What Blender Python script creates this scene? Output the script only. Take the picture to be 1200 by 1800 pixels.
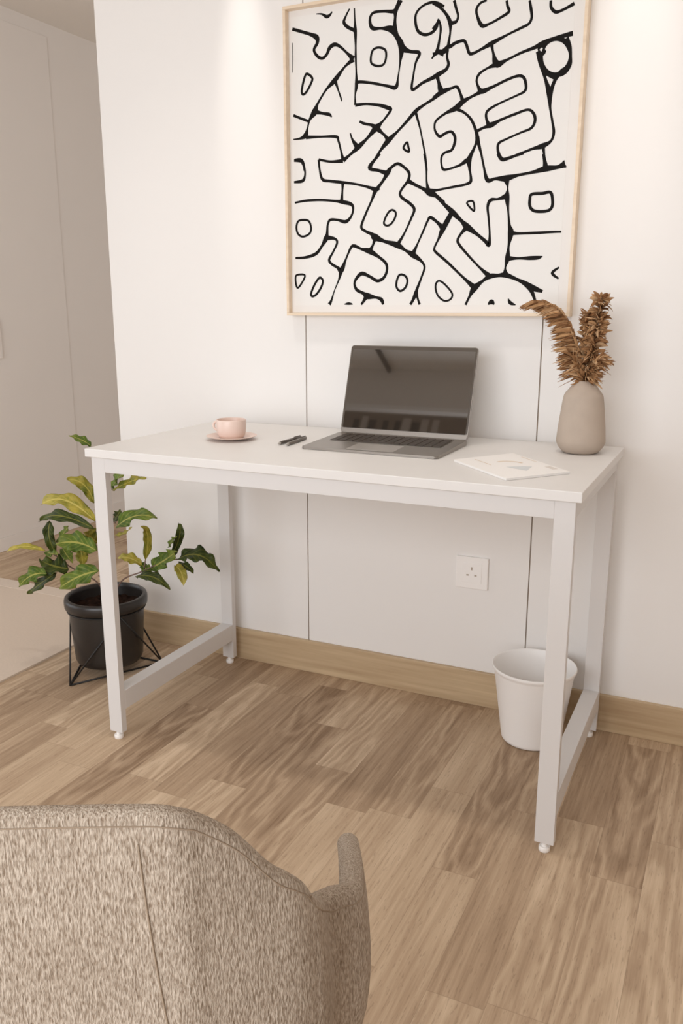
import bpy, bmesh, math, random
from mathutils import Vector, Matrix, Euler

random.seed(7)
for o in list(bpy.data.objects):
    bpy.data.objects.remove(o, do_unlink=True)
SC = bpy.context.scene
COL = SC.collection

# ------------------------------------------------------------------ camera
cd = bpy.data.cameras.new('camera')
cam = bpy.data.objects.new('camera', cd)
COL.objects.link(cam)
cd.sensor_fit = 'HORIZONTAL'
cd.sensor_width = 36.0
cd.lens = 1487.2 * 36.0 / 1200.0
cd.clip_start = 0.02
_yaw, _pit = 0.4414, 0.2372
fw = Vector((-math.sin(_yaw) * math.cos(_pit), math.cos(_yaw) * math.cos(_pit), -math.sin(_pit)))
rt = Vector((math.cos(_yaw), math.sin(_yaw), 0))
up = rt.cross(fw)
M = Matrix((rt, up, -fw)).transposed().to_4x4()
M.translation = Vector((1.3904, -1.5244, 1.0727))
cam.matrix_world = M
SC.camera = cam

# ------------------------------------------------------------------ world, light, exposure
W = bpy.data.worlds.new('world')
SC.world = W
W.use_nodes = True
W.node_tree.nodes['Background'].inputs[0].default_value = (0.95, 0.97, 1.0, 1)
W.node_tree.nodes['Background'].inputs[1].default_value = 0.3

def area(name, loc, aim, sx, sy, power, col):
    l = bpy.data.lights.new(name, 'AREA')
    l.shape = 'RECTANGLE'; l.size = sx; l.size_y = sy; l.energy = power; l.color = col
    o = bpy.data.objects.new(name, l); COL.objects.link(o)
    o.location = loc
    o.rotation_euler = (Vector(aim) - Vector(loc)).to_track_quat('-Z', 'Y').to_euler()
    return o

def spot(name, loc, aim, ang, blend, rad, power, col):
    l = bpy.data.lights.new(name, 'SPOT')
    l.spot_size = math.radians(ang); l.spot_blend = blend; l.shadow_soft_size = rad
    l.energy = power; l.color = col
    o = bpy.data.objects.new(name, l); COL.objects.link(o)
    o.location = loc
    o.rotation_euler = (Vector(aim) - Vector(loc)).to_track_quat('-Z', 'Y').to_euler()
    return o

WARM = (1.0, 0.95, 0.89)
DAY = (0.95, 0.98, 1.02)
CEIL = 2.60
area('window_daylight', (0.45, -2.56, 1.16), (0.5, 0.6, 0.75), 2.3, 1.55, 53, DAY)
area('side_fill', (-2.94, -0.9, 1.05), (0.5, 0.4, 0.6), 2.6, 1.9, 25, DAY)  # added low fill for the wall and bin under the desk, from an invented opening
spot('downlight_wall', (0.105, 0.375, 2.57), (0.105, 0.595, 1.63), 13.5, 1.0, 0.02, 31, WARM)
spot('downlight_wall', (1.11, 0.375, 2.57), (1.11, 0.595, 1.64), 16.5, 1.0, 0.02, 42, WARM)
spot('downlight_room', (0.10, -0.13, 2.57), (0.10, -0.13, 0), 88, 0.8, 0.06, 18, WARM)
spot('downlight_room', (1.10, -0.13, 2.57), (1.10, -0.13, 0), 88, 0.8, 0.06, 18, WARM)
area('corridor_fill', (2.5, 1.95, 1.3), (-1.5, 1.95, 1.3), 1.8, 1.8, 25, DAY)  # unseen fill added to even out the corridor; the wall behind has no opening

vs = SC.view_settings
vs.view_transform = 'Standard'
vs.look = 'None'
vs.gamma = 1.0
vs.use_curve_mapping = False
vs.exposure = 0.0
try:
    SC.cycles.use_denoising = True
    SC.cycles.max_bounces = 10
    SC.cycles.diffuse_bounces = 6
    SC.cycles.caustics_reflective = False
    SC.cycles.caustics_refractive = False
except Exception:
    pass

# ------------------------------------------------------------------ helpers
def s2l(c):
    return tuple(((x / 255.0) / 12.92 if x <= 10 else (((x / 255.0) + 0.055) / 1.055) ** 2.4) for x in c)

def new_mat(name):
    m = bpy.data.materials.new(name)
    m.use_nodes = True
    b = m.node_tree.nodes['Principled BSDF']
    return m, m.node_tree.nodes, m.node_tree.links, b

def plain(name, rgb, rough=0.5, spec=0.5, metal=0.0, noise=0.0, nscale=40.0, bump=0.0, coat=0.0):
    """simple surface colour with a little procedural mottling"""
    m, N, L, b = new_mat(name)
    c = s2l(rgb)
    b.inputs['Base Color'].default_value = (*c, 1)
    b.inputs['Roughness'].default_value = rough
    b.inputs['Specular IOR Level'].default_value = spec
    b.inputs['Metallic'].default_value = metal
    b.inputs['Coat Weight'].default_value = coat
    tc = N.new('ShaderNodeTexCoord')
    n = N.new('ShaderNodeTexNoise'); n.inputs['Scale'].default_value = nscale; n.inputs['Detail'].default_value = 4
    L.new(tc.outputs['Object'], n.inputs['Vector'])
    if noise > 0:
        r = N.new('ShaderNodeValToRGB')
        r.color_ramp.elements[0].position = 0.3; r.color_ramp.elements[1].position = 0.7
        r.color_ramp.elements[0].color = (*[x * (1 - noise) for x in c], 1)
        r.color_ramp.elements[1].color = (*[min(1, x * (1 + noise)) for x in c], 1)
        L.new(n.outputs['Fac'], r.inputs['Fac']); L.new(r.outputs['Color'], b.inputs['Base Color'])
    if bump > 0:
        bp = N.new('ShaderNodeBump'); bp.inputs['Strength'].default_value = bump; bp.inputs['Distance'].default_value = 0.002
        L.new(n.outputs['Fac'], bp.inputs['Height']); L.new(bp.outputs['Normal'], b.inputs['Normal'])
    return m

def math_node(N, L, op, a, b=None, c=None):
    n = N.new('ShaderNodeMath'); n.operation = op
    for i, v in enumerate((a, b, c)):
        if v is None: continue
        if isinstance(v, (int, float)): n.inputs[i].default_value = v
        else: L.new(v, n.inputs[i])
    return n.outputs[0]

def wood_floor():
    m, N, L, b = new_mat('oak_strip_floor')
    tc = N.new('ShaderNodeTexCoord')
    sp = N.new('ShaderNodeSeparateXYZ'); L.new(tc.outputs['Object'], sp.inputs[0])
    X, Y = sp.outputs['X'], sp.outputs['Y']
    f = lambda op, a, b_=None, c=None: math_node(N, L, op, a, b_, c)
    WD, LN = 0.0955, 0.56
    xs = f('DIVIDE', f('SUBTRACT', X, 0.26), WD)
    ix = f('FLOOR', xs)
    fx = f('FRACT', xs)
    wn = N.new('ShaderNodeTexWhiteNoise'); wn.noise_dimensions = '1D'; L.new(ix, wn.inputs['W'])
    ys = f('ADD', f('DIVIDE', Y, LN), f('MULTIPLY', wn.outputs['Value'], 7.3))
    iy = f('FLOOR', ys)
    fy = f('FRACT', ys)
    cmb = N.new('ShaderNodeCombineXYZ'); L.new(ix, cmb.inputs[0]); L.new(iy, cmb.inputs[1])
    wn2 = N.new('ShaderNodeTexWhiteNoise'); wn2.noise_dimensions = '2D'; L.new(cmb.outputs[0], wn2.inputs['Vector'])
    rnd = wn2.outputs['Value']
    sc = N.new('ShaderNodeSeparateColor'); L.new(wn2.outputs['Color'], sc.inputs[0])
    r1, r2, r3 = sc.outputs[0], sc.outputs[1], sc.outputs[2]
    # straight grain: noise stretched along the strip
    g = N.new('ShaderNodeCombineXYZ')
    L.new(f('MULTIPLY', X, 150), g.inputs[0]); L.new(f('MULTIPLY', Y, 5.0), g.inputs[1]); L.new(f('MULTIPLY', rnd, 60), g.inputs[2])
    n1 = N.new('ShaderNodeTexNoise'); n1.inputs['Scale'].default_value = 1; n1.inputs['Detail'].default_value = 5; n1.inputs['Roughness'].default_value = 0.6
    L.new(g.outputs[0], n1.inputs['Vector'])
    # cathedral figure: nested arches
    lx = f('SUBTRACT', fx, f('MULTIPLY_ADD', r1, 0.8, 0.1))
    wob = N.new('ShaderNodeTexNoise'); wob.inputs['Scale'].default_value = 1; wob.inputs['Detail'].default_value = 2
    g2 = N.new('ShaderNodeCombineXYZ')
    L.new(f('MULTIPLY', X, 22), g2.inputs[0]); L.new(f('MULTIPLY', Y, 7), g2.inputs[1]); L.new(f('MULTIPLY', rnd, 31), g2.inputs[2])
    L.new(g2.outputs[0], wob.inputs['Vector'])
    ph = f('ADD', f('MULTIPLY', f('POWER', f('ABSOLUTE', lx), 1.6), f('MULTIPLY_ADD', r3, 8, 3)),
           f('MULTIPLY', f('SUBTRACT', fy, 0.5), f('MULTIPLY_ADD', r2, 16, -8)))
    ph = f('ADD', ph, f('MULTIPLY', wob.outputs['Fac'], 4.5))
    ar = f('MULTIPLY_ADD', f('SINE', f('MULTIPLY', ph, 2.6)), 0.5, 0.5)
    ar = f('POWER', ar, 1.6)
    amt = f('MULTIPLY', f('GREATER_THAN', r3, 0.6), 0.24)
    # broad tone drift
    n3 = N.new('ShaderNodeTexNoise'); n3.inputs['Scale'].default_value = 1; n3.inputs['Detail'].default_value = 2
    g3 = N.new('ShaderNodeCombineXYZ')
    L.new(f('MULTIPLY', X, 26), g3.inputs[0]); L.new(f('MULTIPLY', Y, 2.6), g3.inputs[1]); L.new(f('MULTIPLY', rnd, 17), g3.inputs[2])
    L.new(g3.outputs[0], n3.inputs['Vector'])
    t = f('ADD', f('MULTIPLY', f('SUBTRACT', n1.outputs['Fac'], 0.5), 0.75), f('MULTIPLY', f('SUBTRACT', ar, 0.5), amt))
    t = f('ADD', t, f('MULTIPLY', f('SUBTRACT', n3.outputs['Fac'], 0.5), 0.55))
    t = f('ADD', t, f('MULTIPLY', f('SUBTRACT', r2, 0.5), 0.42))
    t = f('ADD', t, 0.5)
    cr = N.new('ShaderNodeValToRGB')
    e = cr.color_ramp.elements
    e[0].position = 0.08; e[0].color = (*s2l((140, 115, 91)), 1)
    e[1].position = 0.92; e[1].color = (*s2l((214, 191, 164)), 1)
    k = e.new(0.42); k.color = (*s2l((176, 151, 125)), 1)
    k = e.new(0.62); k.color = (*s2l((192, 168, 141)), 1)
    L.new(t, cr.inputs['Fac'])
    # pores
    pr = N.new('ShaderNodeTexNoise'); pr.inputs['Scale'].default_value = 1; pr.inputs['Detail'].default_value = 1
    g4 = N.new('ShaderNodeCombineXYZ')
    L.new(f('MULTIPLY', X, 420), g4.inputs[0]); L.new(f('MULTIPLY', Y, 38), g4.inputs[1]); L.new(rnd, g4.inputs[2])
    L.new(g4.outputs[0], pr.inputs['Vector'])
    pore = f('MULTIPLY', f('GREATER_THAN', pr.outputs['Fac'], 0.66), 0.22)
    ex = f('LESS_THAN', f('MULTIPLY', f('MINIMUM', fx, f('SUBTRACT', 1.0, fx)), WD), 0.0006)
    ey = f('LESS_THAN', f('MULTIPLY', f('MINIMUM', fy, f('SUBTRACT', 1.0, fy)), LN), 0.0007)
    edge = f('MULTIPLY', f('MAXIMUM', ex, ey), 0.25)
    mx = N.new('ShaderNodeMix'); mx.data_type = 'RGBA'
    L.new(f('MAXIMUM', pore, edge), mx.inputs['Factor'])
    L.new(cr.outputs['Color'], mx.inputs['A']); mx.inputs['B'].default_value = (*s2l((80, 58, 40)), 1)
    L.new(mx.outputs['Result'], b.inputs['Base Color'])
    b.inputs['Roughness'].default_value = 0.6
    b.inputs['Specular IOR Level'].default_value = 0.25
    bp = N.new('ShaderNodeBump'); bp.inputs['Strength'].default_value = 0.12; bp.inputs['Distance'].default_value = 0.001
    L.new(n1.outputs['Fac'], bp.inputs['Height']); L.new(bp.outputs['Normal'], b.inputs['Normal'])
    return m

def wood_trim(name, dark, light, axis='X', rough=0.45):
    m, N, L, b = new_mat(name)
    tc = N.new('ShaderNodeTexCoord')
    mp = N.new('ShaderNodeMapping')
    s = {'X': (3, 60, 60), 'Y': (60, 3, 60), 'Z': (60, 60, 3)}[axis]
    mp.inputs['Scale'].default_value = s
    L.new(tc.outputs['Object'], mp.inputs['Vector'])
    n = N.new('ShaderNodeTexNoise'); n.inputs['Scale'].default_value = 1; n.inputs['Detail'].default_value = 5
    L.new(mp.outputs[0], n.inputs['Vector'])
    r = N.new('ShaderNodeValToRGB')
    r.color_ramp.elements[0].position = 0.3; r.color_ramp.elements[0].color = (*s2l(dark), 1)
    r.color_ramp.elements[1].position = 0.72; r.color_ramp.elements[1].color = (*s2l(light), 1)
    L.new(n.outputs['Fac'], r.inputs['Fac']); L.new(r.outputs['Color'], b.inputs['Base Color'])
    b.inputs['Roughness'].default_value = rough
    return m

def boucle():
    m, N, L, b = new_mat('oatmeal_boucle')
    tc = N.new('ShaderNodeTexCoord')
    mp = N.new('ShaderNodeMapping'); mp.inputs['Scale'].default_value = (850, 850, 210)
    L.new(tc.outputs['Object'], mp.inputs['Vector'])
    n = N.new('ShaderNodeTexNoise'); n.inputs['Scale'].default_value = 1; n.inputs['Detail'].default_value = 2; n.inputs['Roughness'].default_value = 0.5
    n.inputs['Distortion'].default_value = 0.15
    L.new(mp.outputs[0], n.inputs['Vector'])
    n2 = N.new('ShaderNodeTexNoise'); n2.inputs['Scale'].default_value = 9; n2.inputs['Detail'].default_value = 3
    L.new(tc.outputs['Object'], n2.inputs['Vector'])
    r = N.new('ShaderNodeValToRGB')
    r.color_ramp.elements[0].position = 0.28; r.color_ramp.elements[0].color = (*s2l((130, 112, 94)), 1)
    r.color_ramp.elements[1].position = 0.70; r.color_ramp.elements[1].color = (*s2l((198, 184, 168)), 1)
    L.new(n.outputs['Fac'], r.inputs['Fac'])
    r2 = N.new('ShaderNodeValToRGB')
    r2.color_ramp.elements[0].position = 0.3; r2.color_ramp.elements[0].color = (0.86, 0.84, 0.82, 1)
    r2.color_ramp.elements[1].position = 0.7; r2.color_ramp.elements[1].color = (1, 1, 1, 1)
    L.new(n2.outputs['Fac'], r2.inputs['Fac'])
    mx = N.new('ShaderNodeMix'); mx.data_type = 'RGBA'; mx.blend_type = 'MULTIPLY'; mx.inputs['Factor'].default_value = 1
    L.new(r.outputs['Color'], mx.inputs['A']); L.new(r2.outputs['Color'], mx.inputs['B'])
    L.new(mx.outputs['Result'], b.inputs['Base Color'])
    b.inputs['Roughness'].default_value = 0.95
    b.inputs['Specular IOR Level'].default_value = 0.15
    bp = N.new('ShaderNodeBump'); bp.inputs['Strength'].default_value = 0.9; bp.inputs['Distance'].default_value = 0.0016
    L.new(n.outputs['Fac'], bp.inputs['Height']); L.new(bp.outputs['Normal'], b.inputs['Normal'])
    return m

def leaf_mat(name, blade, blade2, vein, tip):
    """croton blade: green with paler mid-rib and side veins, from the leaf's own UVs"""
    m, N, L, b = new_mat(name)
    f = lambda op, a, b_=None, c=None: math_node(N, L, op, a, b_, c)
    uv = N.new('ShaderNodeUVMap'); uv.uv_map = 'UVMap'
    sp = N.new('ShaderNodeSeparateXYZ'); L.new(uv.outputs[0], sp.inputs[0])
    u, v = sp.outputs['X'], sp.outputs['Y']
    d = f('ABSOLUTE', f('SUBTRACT', v, 0.5))
    mid = f('LESS_THAN', d, 0.045)
    tc = N.new('ShaderNodeTexCoord')
    n = N.new('ShaderNodeTexNoise'); n.inputs['Scale'].default_value = 45; n.inputs['Detail'].default_value = 3
    L.new(tc.outputs['Object'], n.inputs['Vector'])
    sv = f('POWER', f('MULTIPLY_ADD', f('SINE', f('MULTIPLY', f('SUBTRACT', u, f('MULTIPLY', d, 0.55)), 46)), 0.5, 0.5), 6)
    sv = f('MULTIPLY', sv, f('MULTIPLY', n.outputs['Fac'], 0.55))
    mx = N.new('ShaderNodeMix'); mx.data_type = 'RGBA'
    r = N.new('ShaderNodeValToRGB'); r.color_ramp.elements[0].position = 0.38; r.color_ramp.elements[1].position = 0.62
    L.new(n.outputs['Fac'], r.inputs['Fac'])
    L.new(r.outputs['Color'], mx.inputs['Factor'])
    mx.inputs['A'].default_value = (*s2l(blade), 1); mx.inputs['B'].default_value = (*s2l(blade2), 1)
    m2 = N.new('ShaderNodeMix'); m2.data_type = 'RGBA'
    L.new(f('MINIMUM', f('MAXIMUM', f('MULTIPLY', mid, 0.85), sv), 1.0), m2.inputs['Factor'])
    L.new(mx.outputs['Result'], m2.inputs['A']); m2.inputs['B'].default_value = (*s2l(vein), 1)
    m3 = N.new('ShaderNodeMix'); m3.data_type = 'RGBA'
    L.new(f('MULTIPLY', f('POWER', u, 4.0), 0.7), m3.inputs['Factor'])
    L.new(m2.outputs['Result'], m3.inputs['A']); m3.inputs['B'].default_value = (*s2l(tip), 1)
    L.new(m3.outputs['Result'], b.inputs['Base Color'])
    b.inputs['Roughness'].default_value = 0.5
    b.inputs['Specular IOR Level'].default_value = 0.25
    return m

def link(name, bm, mat, parent=None, smooth=False, auto=None):
    me = bpy.data.meshes.new(name)
    bmesh.ops.recalc_face_normals(bm, faces=bm.faces) if smooth != 'raw' else None
    bm.to_mesh(me); bm.free()
    for m in (mat if isinstance(mat, (list, tuple)) else [mat]):
        me.materials.append(m)
    if smooth:
        for p in me.polygons: p.use_smooth = True
    o = bpy.data.objects.new(name, me)
    COL.objects.link(o)
    if auto:
        me.shade_smooth() if hasattr(me, 'shade_smooth') else None
        for e in me.edges: pass
        me.set_sharp_from_angle(angle=math.radians(auto))
    if parent:
        o.parent = parent
        o.matrix_parent_inverse = Matrix.Translation(parent.location).inverted() if parent.rotation_euler.z == 0 else parent_matrix(parent).inverted()
    return o

def parent_matrix(p):
    return Matrix.LocRotScale(p.location, p.rotation_euler, None)

def thing(name, label, cat, loc, group=None):
    o = bpy.data.objects.new(name, None); COL.objects.link(o)
    o.empty_display_size = 0.05
    o.location = loc
    return tag(o, label, cat, group)

def tag(o, label, cat, group=None):
    o['label'] = label; o['category'] = cat
    if group: o['group'] = group
    return o

def struct(o):
    o['kind'] = 'structure'
    return o

def box(bm, x0, x1, y0, y1, z0, z1, bev=0.0, seg=2):
    vs_ = [bm.verts.new((x, y, z)) for x in (x0, x1) for y in (y0, y1) for z in (z0, z1)]
    idx = ((0, 1, 3, 2), (4, 6, 7, 5), (0, 4, 5, 1), (2, 3, 7, 6), (0, 2, 6, 4), (1, 5, 7, 3))
    fs = [bm.faces.new([vs_[i] for i in q]) for q in idx]
    if bev > 0:
        es = list({e for f_ in fs for e in f_.edges})
        bmesh.ops.bevel(bm, geom=es, offset=bev, segments=seg, profile=0.5, affect='EDGES')
    return bm

def boxm(*a, **k):
    return box(bmesh.new(), *a, **k)

def lathe(bm, prof, cx, cy, cz, n=64, close=True):
    """prof = [(radius, z)] turned about a vertical axis"""
    rings = []
    for r, z in prof:
        if r < 1e-6:
            rings.append([bm.verts.new((cx, cy, cz + z))])
        else:
            rings.append([bm.verts.new((cx + r * math.cos(2 * math.pi * i / n), cy + r * math.sin(2 * math.pi * i / n), cz + z)) for i in range(n)])
    for a, b in zip(rings[:-1], rings[1:]):
        for i in range(n):
            j = (i + 1) % n
            if len(a) == 1 and len(b) == 1: continue
            if len(a) == 1: bm.faces.new((a[0], b[i], b[j]))
            elif len(b) == 1: bm.faces.new((a[i], b[0], a[j]))
            else: bm.faces.new((a[i], b[i], b[j], a[j]))
    return bm

def catmull(P, n=8, closed=False):
    out = []
    m = len(P)
    rng = range(m) if closed else range(m - 1)
    for i in rng:
        if closed:
            p0, p1, p2, p3 = P[(i - 1) % m], P[i], P[(i + 1) % m], P[(i + 2) % m]
        else:
            p0, p1, p2, p3 = P[max(i - 1, 0)], P[i], P[i + 1], P[min(i + 2, m - 1)]
        for k in range(n):
            t = k / n
            out.append(tuple(0.5 * (2 * b + (c - a) * t + (2 * a - 5 * b + 4 * c - d) * t * t + (3 * b - a - 3 * c + d) * t ** 3)
                             for a, b, c, d in zip(p0, p1, p2, p3)))
    if not closed: out.append(tuple(P[-1]))
    return out

def tube(bm, pts, rad, n=8, caps=True):
    """round rod along points; rad a number or one per point"""
    pts = [Vector(p) for p in pts]
    rs = rad if isinstance(rad, (list, tuple)) else [rad] * len(pts)
    rings = []
    ref = None
    for i, p in enumerate(pts):
        t = (pts[min(i + 1, len(pts) - 1)] - pts[max(i - 1, 0)]).normalized()
        if ref is None:
            ref = t.orthogonal().normalized()
        ref = (ref - t * ref.dot(t))
        if ref.length < 1e-6: ref = t.orthogonal()
        ref.normalize()
        bi = t.cross(ref)
        rings.append([bm.verts.new(p + (ref * math.cos(2 * math.pi * k / n) + bi * math.sin(2 * math.pi * k / n)) * rs[i]) for k in range(n)])
    for a, b in zip(rings[:-1], rings[1:]):
        for k in range(n):
            j = (k + 1) % n
            bm.faces.new((a[k], a[j], b[j], b[k]))
    if caps:
        bm.faces.new(list(reversed(rings[0]))); bm.faces.new(rings[-1])
    return bm

def ribbon(bm, pts, ws, normals, th=0.0, mi=0, uvl=None):
    """flat tapered strip; pts centre line, ws widths, normals per point"""
    rows = []
    m = len(pts)
    for i in range(m):
        p = Vector(pts[i])
        t = (Vector(pts[min(i + 1, m - 1)]) - Vector(pts[max(i - 1, 0)])).normalized()
        s = t.cross(Vector(normals[i])).normalized()
        rows.append((bm.verts.new(p - s * ws[i] / 2), bm.verts.new(p + s * ws[i] / 2)))
    for i in range(m - 1):
        f = bm.faces.new((rows[i][0], rows[i][1], rows[i + 1][1], rows[i + 1][0]))
        f.material_index = mi
    return bm
# ------------------------------------------------------------------ materials
M_wall = plain('warm_white_paint', (236, 233, 230), 0.55, 0.3, noise=0.008, nscale=3)
M_wall_dim = plain('greige_paint', (224, 217, 210), 0.6, 0.3, noise=0.01, nscale=3)
M_ceil = plain('ceiling_paint', (236, 231, 224), 0.8, 0.2)
M_gap = plain('panel_gap', (160, 146, 132), 0.9, 0.1)
M_floor = wood_floor()
M_base = wood_trim('oak_baseboard', (176, 150, 118), (203, 180, 146), 'X')
M_white_trim = plain('white_trim', (224, 217, 210), 0.5, 0.4)
M_metal_white = plain('white_powder_coat', (217, 214, 212), 0.42, 0.45, bump=0.02, nscale=900)
M_top = plain('white_laminate', (226, 223, 220), 0.45, 0.45, noise=0.01, nscale=12)
M_white_plastic = plain('white_plastic', (244, 241, 238), 0.4, 0.45)
M_slot = plain('socket_slot', (176, 163, 148), 0.6, 0.2)
M_dark = plain('dark_pane', (26, 22, 20), 0.5, 0.3)
M_wall_rear = plain('rear_paint', (150, 136, 122), 0.7, 0.2)

# ------------------------------------------------------------------ setting
XL, XR, YW, YR = -3.0, 2.6, 0.5948, -2.6
struct(link('floor', boxm(XL, XR, YR, 3.3, -0.08, 0.0), M_floor))
bm = bmesh.new(); box(bm, XL, XR, YR - .1, YW + .06, CEIL, CEIL + .08); box(bm, XL, XR, YW + .06, 3.3, 2.297, 2.38)
box(bm, XL, XR, YW + .055, YW + .09, 2.2955, CEIL + .01)
struct(link('ceiling', bm, M_ceil))
# panelled feature wall: three boards with narrow shadow gaps
WL = -0.389
bm = bmesh.new()
box(bm, WL, XR, YW + .006, YW + .12, 0, CEIL)
wall = struct(link('wall_back', bm, M_wall))
g = 0.0017
bm = bmesh.new()
for a, b in ((WL, 0.2805 - g), (0.2805 + g, 0.9316 - g), (0.9316 + g, XR)):
    box(bm, a, b, YW, YW + .0062, 0, CEIL)
o = link('wall_panel', bm, M_wall, wall)
bm = bmesh.new()
for x in (0.2805, 0.9316):
    box(bm, x - .004, x + .004, YW + .0045, YW + .0061, 0, CEIL)
link('panel_gap', bm, M_gap, wall)
bm = boxm(WL + .001, XR, YW - .012, YW, 0, 0.0995, bev=.0015)
struct(link('baseboard_back', bm, M_base))
# corridor
bm = boxm(-1.69, -1.57, 1.05, 3.3, 0, 2.2975)
struct(link('wall_left', bm, M_wall_dim))
d = struct(link('door_1', boxm(-1.57, -1.564, 1.0, 1.665, 0.062, 2.24, bev=.001), M_wall_dim))
link('door_handle', boxm(-1.564, -1.55, 1.220, 1.240, 0.855, 1.02, bev=.003), M_wall_dim, d)
struct(link('baseboard_left', boxm(-1.57, -1.56, 1.0, 3.2, 0, 0.062, bev=.001), M_white_trim))
struct(link('wall_far', boxm(-1.57, XR, 3.2, 3.3, 0, 2.297), M_wall_dim))
struct(link('wall_return', boxm(XL, -1.5705, 1.0, 1.1, 0, CEIL), M_wall_dim))
bm = bmesh.new()
sy0, sy1, sz0, sz1 = -2.25, 0.45, 0.06, 2.04
box(bm, XL - .1, XL, YR, sy0, 0, CEIL); box(bm, XL - .1, XL, sy1, 1.1, 0, CEIL)
box(bm, XL - .1, XL, sy0, sy1, 0, sz0); box(bm, XL - .1, XL, sy0, sy1, sz1, CEIL)
struct(link('wall_side', bm, M_wall_dim))
bm = bmesh.new()
for a, b in ((sy0, sy0 + .05), (-.93, -.87), (sy1 - .05, sy1)): box(bm, XL - .08, XL - .03, a, b, sz0, sz1)
box(bm, XL - .08, XL - .03, sy0, sy1, sz0, sz0 + .05); box(bm, XL - .08, XL - .03, sy0, sy1, sz1 - .05, sz1)
struct(link('added_side_window', bm, M_white_trim))  # unseen frame, made up to go with the added side fill light
struct(link('wall_right', boxm(XR, XR + .1, YR, 3.3, 0, CEIL), M_wall_dim))
# rear wall with the window behind the camera
bm = bmesh.new()
wx0, wx1, wz0, wz1 = -0.75, 1.65, 0.34, 1.98
box(bm, XL, wx0, YR - .1, YR, 0, CEIL); box(bm, wx1, XR, YR - .1, YR, 0, CEIL)
box(bm, wx0, wx1, YR - .1, YR, 0, wz0); box(bm, wx0, wx1, YR - .1, YR, wz1, CEIL)
struct(link('wall_rear', bm, M_wall_dim))
bm = bmesh.new()
for a, b in ((wx0, wx0 + .04), (.43, .47), (wx1 - .04, wx1)): box(bm, a, b, YR - .08, YR - .04, wz0, wz1)
box(bm, wx0, wx1, YR - .08, YR - .04, wz0, wz0 + .04); box(bm, wx0, wx1, YR - .08, YR - .04, wz1 - .04, wz1)
struct(link('window_1', bm, M_white_trim))

# pelmet and transom high on the rear wall, and the ceiling track (seen reflected in the laptop)
struct(link('trim_1', boxm(XL, XR, -2.27, -2.24, 2.325, CEIL), M_wall_dim))
struct(link('trim_2', boxm(XL, XR, -2.275, -2.225, 2.295, 2.325, bev=.002), M_wall))
tr = struct(link('window_3', boxm(-1.3, .1, YR, YR + .012, 2.30, 2.46), M_wall_rear))
for a, b in ((-1.04, -.995), (-.925, -.87), (-.82, -.78), (-.73, -.69), (-.61, -.555)):
    link('dark_pane', boxm(a, b, YR + .012, YR + .016, 2.31, 2.405), M_dark, tr)
for a, b in ((-.98, -.935), (-.68, -.62), (-.545, -.495), (-.465, -.42)):
    link('pale_pane', boxm(a, b, YR + .012, YR + .016, 2.31, 2.43), M_white_trim, tr)
tag(link('track_rail', boxm(-.72, -.70, -2.238, -1.4, CEIL - .03, CEIL - .0003, bev=.003), M_dark), 'black track rail on the ceiling, mirrored as a dark streak in the laptop screen', 'track light')

# ------------------------------------------------------------------ desk
D_W, D_D, H, TT = 1.148, 0.5605, 0.75, 0.0199
desk = thing('desk', 'long white desk with slim square metal legs standing against the panelled wall', 'desk', (D_W / 2, D_D / 2, 0))
link('tabletop', boxm(0, D_W, 0, D_D, H - TT, H, bev=.0015), M_top, desk)
ox, oy, lw, ld = 0.0116, 0.0089, 0.0385, 0.0185
for sx in (0, 1):
    for sy in (0, 1):
        x0 = ox if sx == 0 else D_W - ox - lw
        y0 = oy if sy == 0 else D_D - oy - ld
        lg = link('leg', boxm(x0, x0 + lw, y0, y0 + ld, 0.0204, H - TT, bev=.0007), M_metal_white, desk)
        bm = lathe(bmesh.new(), [(0, 0), (.0105, 0), (.0115, .0015), (.0115, .009), (.0105, .011), (.006, .011), (.006, .0215), (0, .0215)], x0 + lw / 2, y0 + ld / 2, 0, 24)
        link('leveling_foot', bm, M_white_plastic, lg, auto=40)
for y0 in (oy, D_D - oy - ld):
    link('apron_rail', boxm(ox + lw, D_W - ox - lw, y0, y0 + ld, 0.6945, H - TT, bev=.0006), M_metal_white, desk)
for x0 in (ox, D_W - ox - lw):
    link('side_rail', boxm(x0, x0 + lw, oy + ld, D_D - oy - ld, 0.698, H - TT, bev=.001), M_metal_white, desk)
for x0 in (ox + .0, D_W - ox - lw):
    link('stretcher', boxm(x0, x0 + lw, oy + ld, D_D - oy - ld, 0.079, 0.130, bev=.0014), M_metal_white, desk)

# ------------------------------------------------------------------ laptop
M_alu = plain('grey_aluminium', (150, 143, 136), 0.38, 0.5, metal=0.75, noise=0.02, nscale=200)
M_alu_light = plain('pale_aluminium', (196, 190, 184), 0.35, 0.5, metal=0.6)
M_bezel = plain('bezel_glass', (84, 76, 68), 0.25, 0.5)
M_key = plain('key_plastic', (70, 61, 54), 0.55, 0.35)
m, N, L, b = new_mat('laptop_screen_glass')
b.inputs['Base Color'].default_value = (*s2l((54, 47, 41)), 1); b.inputs['Roughness'].default_value = 0.03
b.inputs['IOR'].default_value = 2.45
M_screen = m
lx0, lx1, ly0, ly1, lz = 0.4645, 0.8015, 0.212, 0.432, H + .0005
lap = thing('laptop', 'open grey laptop with a dark blank screen in the middle of the desk', 'laptop', ((lx0 + lx1) / 2, (ly0 + ly1) / 2, lz))

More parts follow.
